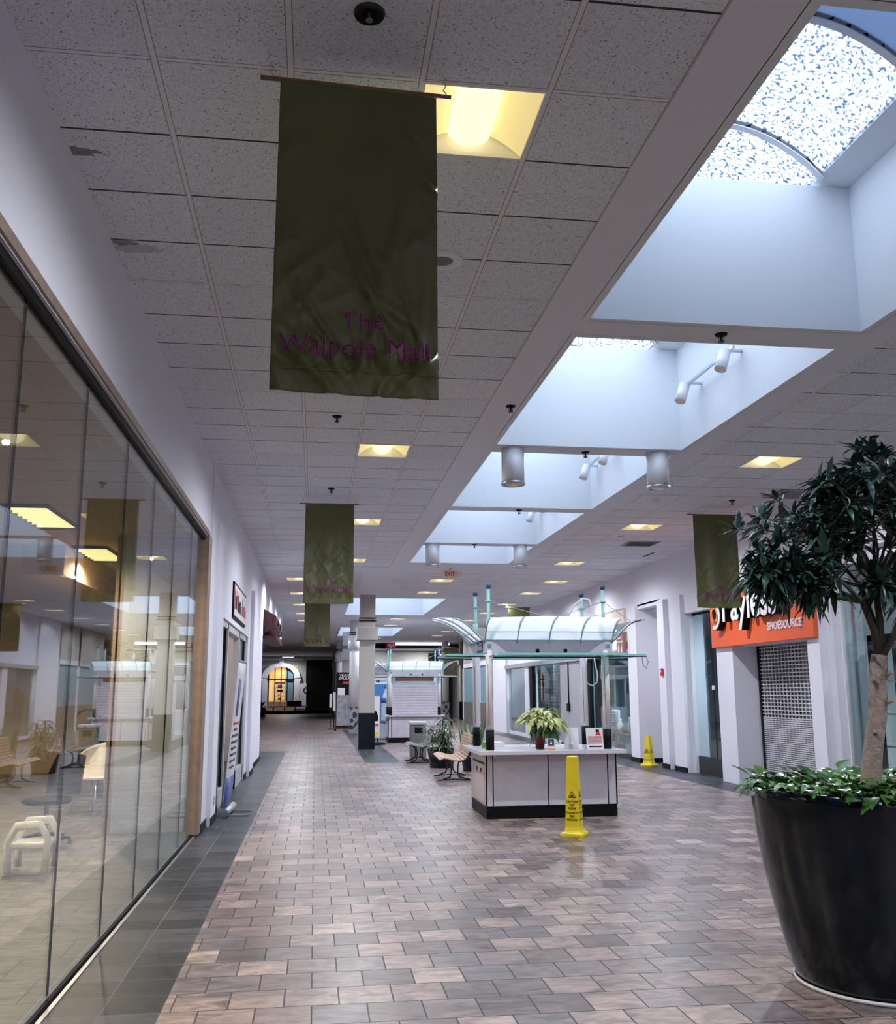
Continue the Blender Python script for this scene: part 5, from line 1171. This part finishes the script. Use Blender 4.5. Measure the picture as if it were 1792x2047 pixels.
frame_pic(25.6, 1.15, .5, .5, 9.29, 'white scalloped mirror frame below the highest picture', 'black')
frame_pic(27.3, .95, .45, .5, 9.29, 'dark picture standing on the shop display', 'wood_dark')
t = thing('stone_pillar', 'rough stone clad pillar inside the homewares window', 'pillar', (8.35, 27.4, 0)); B().box(8.15, 8.55, 26.9, 27.4, 0, 3.3).obj('shaft', 'stone', t)
t = thing('striped_cushion', 'black and white zigzag cushion in the homewares window', 'cushion', (8.25, 25.9, .62))
b = B(); b.grid(lambda u, v: (8.2 - .08 * math.sin(PI * u) * math.sin(PI * v), 25.55 + .6 * u, .62 + .5 * v), 12, 12); b.obj('cover', 'white_paint', t, solid=.05)
b = B()
for i in range(6): b.tube([(8.10, 25.6 + j * .07, .70 + i * .07 + (.03 if j % 2 else 0)) for j in range(8)], .010, 5)
b.obj('zigzag', 'black', t)
def armchair(x, y, rz, label, m='trash_grey'):
    t = thing('armchair', label, 'chair', (x, y, 0)); M_ = Matrix.Translation((x, y, 0)) @ Matrix.Rotation(rz, 4, 'Z')
    b = B(); b.box(-.32, .32, -.3, .3, .18, .44, M=M_); b.obj('seat', m, t, bevel=.04); b = B(); b.box(.22, .36, -.32, .32, .3, .92, M=M_); b.obj('backrest', m, t, bevel=.05)
    for s_ in (-1, 1): b = B(); b.box(-.3, .3, s_ * .30, s_ * .40, .18, .62, M=M_); b.obj('arm', m, t, bevel=.03)
    for a, c in ((-1, -1), (1, -1), (-1, 1), (1, 1)): b = B(); b.cyl(M_ @ Vector((a * .26, c * .26, 0)), M_ @ Vector((a * .26, c * .26, .18)), .02, n=8); b.obj('leg', 'wood_dark', t)
armchair(8.80, 24.0, R(-8), 'grey armchair in the homewares window nearest the pillar')
armchair(8.80, 25.2, R(6), 'pale armchair in the homewares window beside the grey one', 'light_grey')
def vase(x, y, z, r, h, m, label):
    t = tag(B().lathe([(0, z), (r * .5, z), (r, z + h * .35), (r * .8, z + h * .65), (r * .35, z + h * .85), (r * .5, z + h), (0, z + h * .97)], (x, y, 0), 20).obj('vase', m), label, 'vase', 'vases in the homewares window')
t = thing('display_table', 'low wooden display table in the homewares window', 'table', (8.1, 24.6, 0)); b = B(); b.box(7.9, 8.3, 23.0, 26.4, .50, .54); b.obj('top', 'wood_dark', t)
for y in (23.1, 26.3):
    for x in (7.94, 8.26): B().box(x - .02, x + .02, y - .02, y + .02, 0, .50).obj('leg', 'black', t)
for i, (y, r, h, m, lb) in enumerate(((23.2, .10, .35, 'white_paint', 'tall white vase at the near end of the display table'), (23.55, .08, .22, 'trash_grey', 'small grey vase second from the near end of the table'), (23.95, .12, .30, 'light_grey', 'round light grey vase third on the display table'), (24.4, .07, .42, 'white_satin', 'slender white vase at the middle of the table'), (24.8, .11, .26, 'stone', 'dark stone coloured vase past the middle of the table'), (25.2, .09, .36, 'cream', 'cream vase before the zigzag cushion'))): vase(8.1, y, .54, r, h, m, lb)
for i in range(6):
    o = B(); y = 23.3 + i * .45; o.box(7.95 + .05 * (i % 2), 8.25, y - .12, y + .12, 0.0, .16 + .07 * (i % 3), rz=.3 * i); tag(o.obj('storage_box', ('trash_grey', 'wood_dark', 'light_grey')[i % 3]), ('grey', 'brown', 'pale grey', 'taller grey', 'second brown', 'last pale')[i] + ' storage box on the floor under the display table', 'box', 'boxes under the display table')
t = thing('slatwall_shelf', 'white slatted shelf wall far inside behind the kiosk posts', 'shelf', (9.0, 36.8, 0))
B().box(8.9, 9.0, 34.8, 37.9, 0, 2.5).obj('back', 'light_grey', t)
b = B()
for i in range(18): b.box(8.88, 8.9, 34.8, 37.9, .2 + i * .125, .215 + i * .125)
b.obj('slots', 'black', t)
for i in range(7):
    z = .5 + i * .26; o = B(); yy = 35.0 + (i * .83) % 2.4; o.lathe([(0, z), (.09, z), (.11, z + .12), (.06, z + .2), (0, z + .2)], (8.74, yy, 0), 12); tag(o.obj('jar', ('white_paint', 'black', 'trash_grey')[i % 3]), ('white', 'black', 'grey', 'second white', 'second black', 'second grey', 'topmost white')[i] + ' jar on the slatted shelves seen between kiosk posts', 'jar', 'jars on the slatted shelves')
    o = B(); o.box(8.62, 8.88, yy - .2, yy + .2, z - .02, z); tag(o.obj('shelf_board', 'white_paint'), 'small white shelf board, number %s up the slatted wall' % ('one', 'two', 'three', 'four', 'five', 'six', 'seven')[i], 'shelf', 'boards on the slatted wall')

# ---------------- vending machine, signs, far concourse ----------------
t = thing('vending_machine', 'blue and white drinks machine with a water bottle picture behind the column', 'vending machine', (2.5, 34.4, 0))
b = B(); b.box(2.0, 2.85, 34.0, 34.8, .02, 1.95); b.obj('cabinet', 'white_paint', t, bevel=.02)
b = B(); b.box(2.03, 2.82, 33.985, 34.0, .55, 1.9); b.obj('front_panel', 'water_blue', t)
b = B(); b.box(2.03, 2.82, 33.985, 34.0, .06, .5); b.obj('lower_panel', 'water_pale', t)
b = B(); b.lathe([(0, .62), (.17, .62), (.18, .7), (.17, 1.35), (.15, 1.45), (.06, 1.68), (.055, 1.74)], (2.48, 33.97, 0), 20); o = b.obj('bottle_picture', 'water_pale', t)
b = B(); b.cyl((2.48, 33.97, 1.74), (2.48, 33.97, 1.84), .06, n=16); b.obj('cap', 'water_navy', o); b = B(); b.cyl((2.48, 33.97, 1.25), (2.48, 33.97, 1.42), .183, n=20); b.obj('band', 'water_navy', o)
t = thing('poster_stand', 'sign stand with round black base beside the square column, priced 499', 'sign', (1.95, 30.9, 0))
b = B(); b.lathe([(0, 0), (.24, 0), (.25, .03), (.20, .06), (.05, .08), (0, .08)], (2.0, 30.95, 0), 24); b.cyl((2.0, 30.95, .05), (2.0, 30.95, .25), .02, n=8); b.obj('base', 'black', t)
b = B(); b.box(1.72, 2.06, 30.92, 30.96, .2, 1.52); b.obj('frame', 'light_grey', t); b = B(); b.box(1.74, 2.04, 30.912, 30.92, .25, 1.48); b.obj('poster', 'poster_white', t)
b = B(); b.extrude([(1.76, 30.911, .72), (1.99, 30.911, .72), (2.01, 30.911, .85), (1.95, 30.911, 1.02), (1.84, 30.911, 1.10), (1.76, 30.911, 1.08)], (0, -.004, 0)); b.obj('dark_picture', 'black', t)
text('499', .12, .003, lambda u, v, w: (1.93 + u, 30.909 - w, .56 + v), 'price', 'red', t, bold=.004); b = B(); b.box(1.88, 2.0, 30.908, 30.912, .28, .38); b.obj('yellow_mark', 'yellow', t)
t = thing('barber_poster', 'tall black framed poster stand with white graffiti lettering left of the columns', 'poster stand', (1.22, 42.0, 0))
b = B(); b.box(.90, 1.56, 41.98, 42.05, .08, 2.46); b.box(.86, .92, 41.8, 42.25, 0, .08); b.box(1.54, 1.6, 41.8, 42.25, 0, .08); b.obj('frame', 'black', t)
b = B(); b.box(.93, 1.53, 41.965, 41.98, .20, 1.50); b.obj('picture', 'poster_grey', t); b = B(); b.box(.97, 1.27, 41.96, 41.98, 1.50, 1.80); b.obj('white_notice', 'poster_white', t)
b = B(); b.box(1.18, 1.53, 41.96, 41.98, 1.97, 2.07); b.obj('red_band', 'red', t); b = B(); b.box(.92, 1.54, 41.95, 41.98, .10, .13); b.obj('red_rail', 'red', t)
text("VRRIS", .17, .004, lambda u, v, w: (1.24 + u, 41.974 - w, 2.27 + v), 'lettering', 'poster_white', t, bold=.001, sx=.95); text('SMULA', .15, .004, lambda u, v, w: (1.24 + u, 41.974 - w, 2.15 + v), 'lettering', 'poster_white', t, bold=.001, sx=1.0)
for i, (x, z0, z1) in enumerate(((.70, .95, 1.55), (.86, .80, 1.62))):
    t = thing('notice_stand', 'slim notice stand left of the black poster, %s one' % ('lower', 'taller')[i], 'sign', (x, 43.6, 0)); b = B(); b.box(x - .12, x + .12, 43.5, 43.7, 0, .03); b.cyl((x, 43.6, .02), (x, 43.6, z0), .02, n=8); b.obj('stand', 'black', t); b = B(); b.box(x - .055, x + .055, 43.57, 43.6, z0, z1); b.obj('notice', 'poster_white', t)
# arched shop at the far end
t = thing('arched_shop_window', 'glowing arched shop entrance with pale moulding at the far end', 'shop front', (-2.75, 80, .85))
ax, hw, zs_ = -2.75, .95, 2.75
def archpts(r, n=18, x0=ax, zz=zs_, k_=1.0): return [(x0 + r * math.cos(PI - PI * i / n), zz + r * k_ * math.sin(PI - PI * i / n)) for i in range(n + 1)]
b = B(); o_ = archpts(1.55, k_=.78); i_ = archpts(1.08, k_=.85)
b.extrude([(x, 79.7, z) for x, z in o_] + [(x, 79.7, z) for x, z in i_[::-1]], (0, .35, 0)); b.box(ax - 1.6, ax - 1.15, 79.75, 80.05, 2.5, 2.78); b.box(ax + 1.15, ax + 1.6, 79.75, 80.05, 2.5, 2.78); b.box(ax - .18, ax + .18, 79.65, 80, 3.85, 4.18); b.obj('arch_moulding', 'wall_paint', t)
b = B(); b.box(ax - 1.5, ax - 1.08, 79.75, 80.0, .3, 2.5); b.box(ax + 1.08, ax + 1.5, 79.75, 80.0, .3, 2.5); b.box(ax + 1.5, ax + 2.05, 79.8, 80.0, .3, 2.3); b.obj('pier', 'wall_paint', t)
b = B()
for x in (-1.0, -.5, 0, .5, 1.0): b.box(ax + x - .035, ax + x + .035, 79.9, 79.98, .85, zs_ + .85 * math.sqrt(max(0, 1.1 - x * x)))
b.box(ax - 1.08, ax + 1.08, 79.9, 79.98, 2.55, 2.65); b.obj('mullion', 'black', t)
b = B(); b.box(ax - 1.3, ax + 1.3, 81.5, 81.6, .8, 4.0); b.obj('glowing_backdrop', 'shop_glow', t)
b = B(); b.box(ax + .35, ax + 1.0, 80.05, 80.08, .9, 3.6); b.obj('glass_door', 'shop_blue', t)
rs = random.Random(77)
for i in range(5):
    b = B(); b.box(ax - .55, ax + .4, 81.1, 81.4, .95 + i * .33, .98 + i * .33); b.obj('shelf', 'wood_dark', t)
    b = B(); b.box(ax - .5 + rs.random() * .3, ax - .2 + rs.random() * .5, 81.08, 81.3, .98 + i * .33, 1.12 + i * .33 + rs.random() * .1); b.obj('goods', ('red', 'poster_white', 'black', 'water_navy', 'restroom_brown')[i], t)
b = B(); b.tube([(ax + 2.0 + .16 * math.cos(q * PI / 8), 79.78, 1.75 + .22 * math.sin(q * PI / 8)) for q in range(17)], .035, 6); b.obj('round_emblem', 'black', t)
lamp(t, (ax, 80.9, 3.6), 30, (1, .62, .3), 170)
o = B(); o.box(-.70, 1.58, 79.9, 80.0, .02, 4.16); tag(o.obj('dark_entrance_sheet', 'black'), 'large black sheet for the dark shop opening at the far end', 'shop front')  # the opening's darkness is put into a plain black sheet
t = thing('long_bench', 'long low bench with dark legs in front of the glowing arch', 'bench', (-2.4, 76, 0))
b = B(); b.box(-4.1, -.55, 75.8, 76.4, .48, .56); b.obj('seat', 'wood_slat', t)
for x in (-4.0, -3.15, -2.3, -1.5, -.65): b = B(); b.tube([(x - .3, 76.1, .03), (x - .05, 76.1, .12), (x, 76.1, .3), (x, 76.1, .48)], .05, 6); b.obj('leg', 'dark_metal', t)
b = B(); b.box(-2.1, -1.0, 75.9, 76.3, .56, .95); b.obj('dark_backrest', 'black', t)
t = thing('raised_kerb', 'low dark kerb running across the far end of the hall', 'kerb', (-1.4, 74.5, 0)); B().box(-5.0, 1.6, 74.3, 74.6, .0, .22).obj('kerb_stone', 'black', t)
t = pot_plant(-3.55, 66.0, .35, .6, 'dark potted plant at the left side of the far hall')
b = B()
for i in range(30):
    a = i * 2.4; b.leaf((-3.55, 66, .55), (math.cos(a) * .5, math.sin(a) * .5, 1), (0, 0, 1), rs.uniform(.5, 1.1), .12, bend=.4, m='leaf_dark', n=5)
b.obj('foliage', None, t)
t = thing('tube_light', 'long white tube light above the glowing arch', 'ceiling light', (-2.2, 78.5, 4.3)); b = B(); b.box(-2.7, -1.7, 78.4, 78.6, 4.38, 4.5); b.obj('housing', 'white_paint', t); b = B(); b.box(-2.65, -1.75, 78.4, 78.6, 4.36, 4.38); b.obj('tube', 'lamp_white', t); lamp(t, (-2.2, 78.5, 4.3), 160, (.9, .95, 1))
t = thing('tube_light', 'long white tube light high on the far right wall', 'ceiling light', (6.3, 57, 4.35)); b = B(); b.cyl((4.7, 57.0, 4.40), (7.9, 57.0, 4.40), .07, n=10); b.obj('tube', 'lamp_white', t)
b = B(); b.cyl((5.2, 57, 4.4), (5.2, 57, 4.5), .02, n=6); b.cyl((7.4, 57, 4.4), (7.4, 57, 4.5), .02, n=6); b.obj('hanger', 'steel', t); lamp(t, (6.3, 56.6, 4.2), 200, (.9, .95, 1))
t = thing('exit_sign', 'small red lit exit sign on the far right wall', 'exit sign', (4.4, 57.5, 4.3)); b = B(); b.box(4.2, 4.75, 57.5, 57.6, 4.22, 4.46); b.obj('case', 'red', t)
text('EXIT', .18, .004, lambda u, v, w: (4.47 + u, 57.49 - w, 4.28 + v), 'lettering', 'poster_white', t)
for i, (x0, x1, m_) in enumerate(((2.4, 3.6, 'poster_white'), (3.8, 6.6, 'grey_panel'), (9.2, 10.6, 'poster_grey'), (10.9, 13.4, 'trash_grey'))):
    t = thing('far_shop_front', ('pale', 'grey', 'patterned', 'dark')[i] + ' shop front on the far right wall beyond the kiosks', 'shop front', ((x0 + x1) / 2, 57.9, 0)); B().box(x0, x1, 57.85, 57.95, .05, 3.1).obj('panel', m_, t); b = B(); b.box(x0 - .06, x0, 57.8, 57.95, 0, 3.2); b.box(x1, x1 + .06, 57.8, 57.95, 0, 3.2); b.obj('frame', 'black', t)
o = B(); o.box(6.75, 8.2, 57.8, 57.9, .02, 3.9); tag(o.obj('dark_entrance_sheet', 'black'), 'tall black sheet for the dark shop opening between the far columns on the right', 'shop front')  # dark shop interior given as flat black colour
# right hand shops between the homewares and the far wall
t = thing('corner_shop_front', 'dark framed shop corner with pale windows left of the near kiosk post', 'shop front', (7.6, 44, 0))
b = B(); b.box(7.6, 7.7, 41.0, 41.3, 0, 4.4); b.box(7.6, 7.7, 44.5, 44.8, 0, 4.4); b.box(7.6, 7.7, 49.5, 49.8, 0, 4.4); b.box(7.6, 7.7, 41, 49.8, 2.8, 3.0); b.obj('frame', 'wall_paint', t)
b = B(); b.box(7.65, 7.68, 41.3, 49.5, 1.1, 2.8); b.obj('window', 'shop_blue', t); b = B(); b.box(7.62, 7.70, 41.3, 49.5, 0, 1.1); b.obj('stall_riser', 'stone', t); b = B(); b.box(7.6, 7.7, 41.0, 49.8, 3.0, 4.5); b.obj('sign_band', 'cream_grey', t)
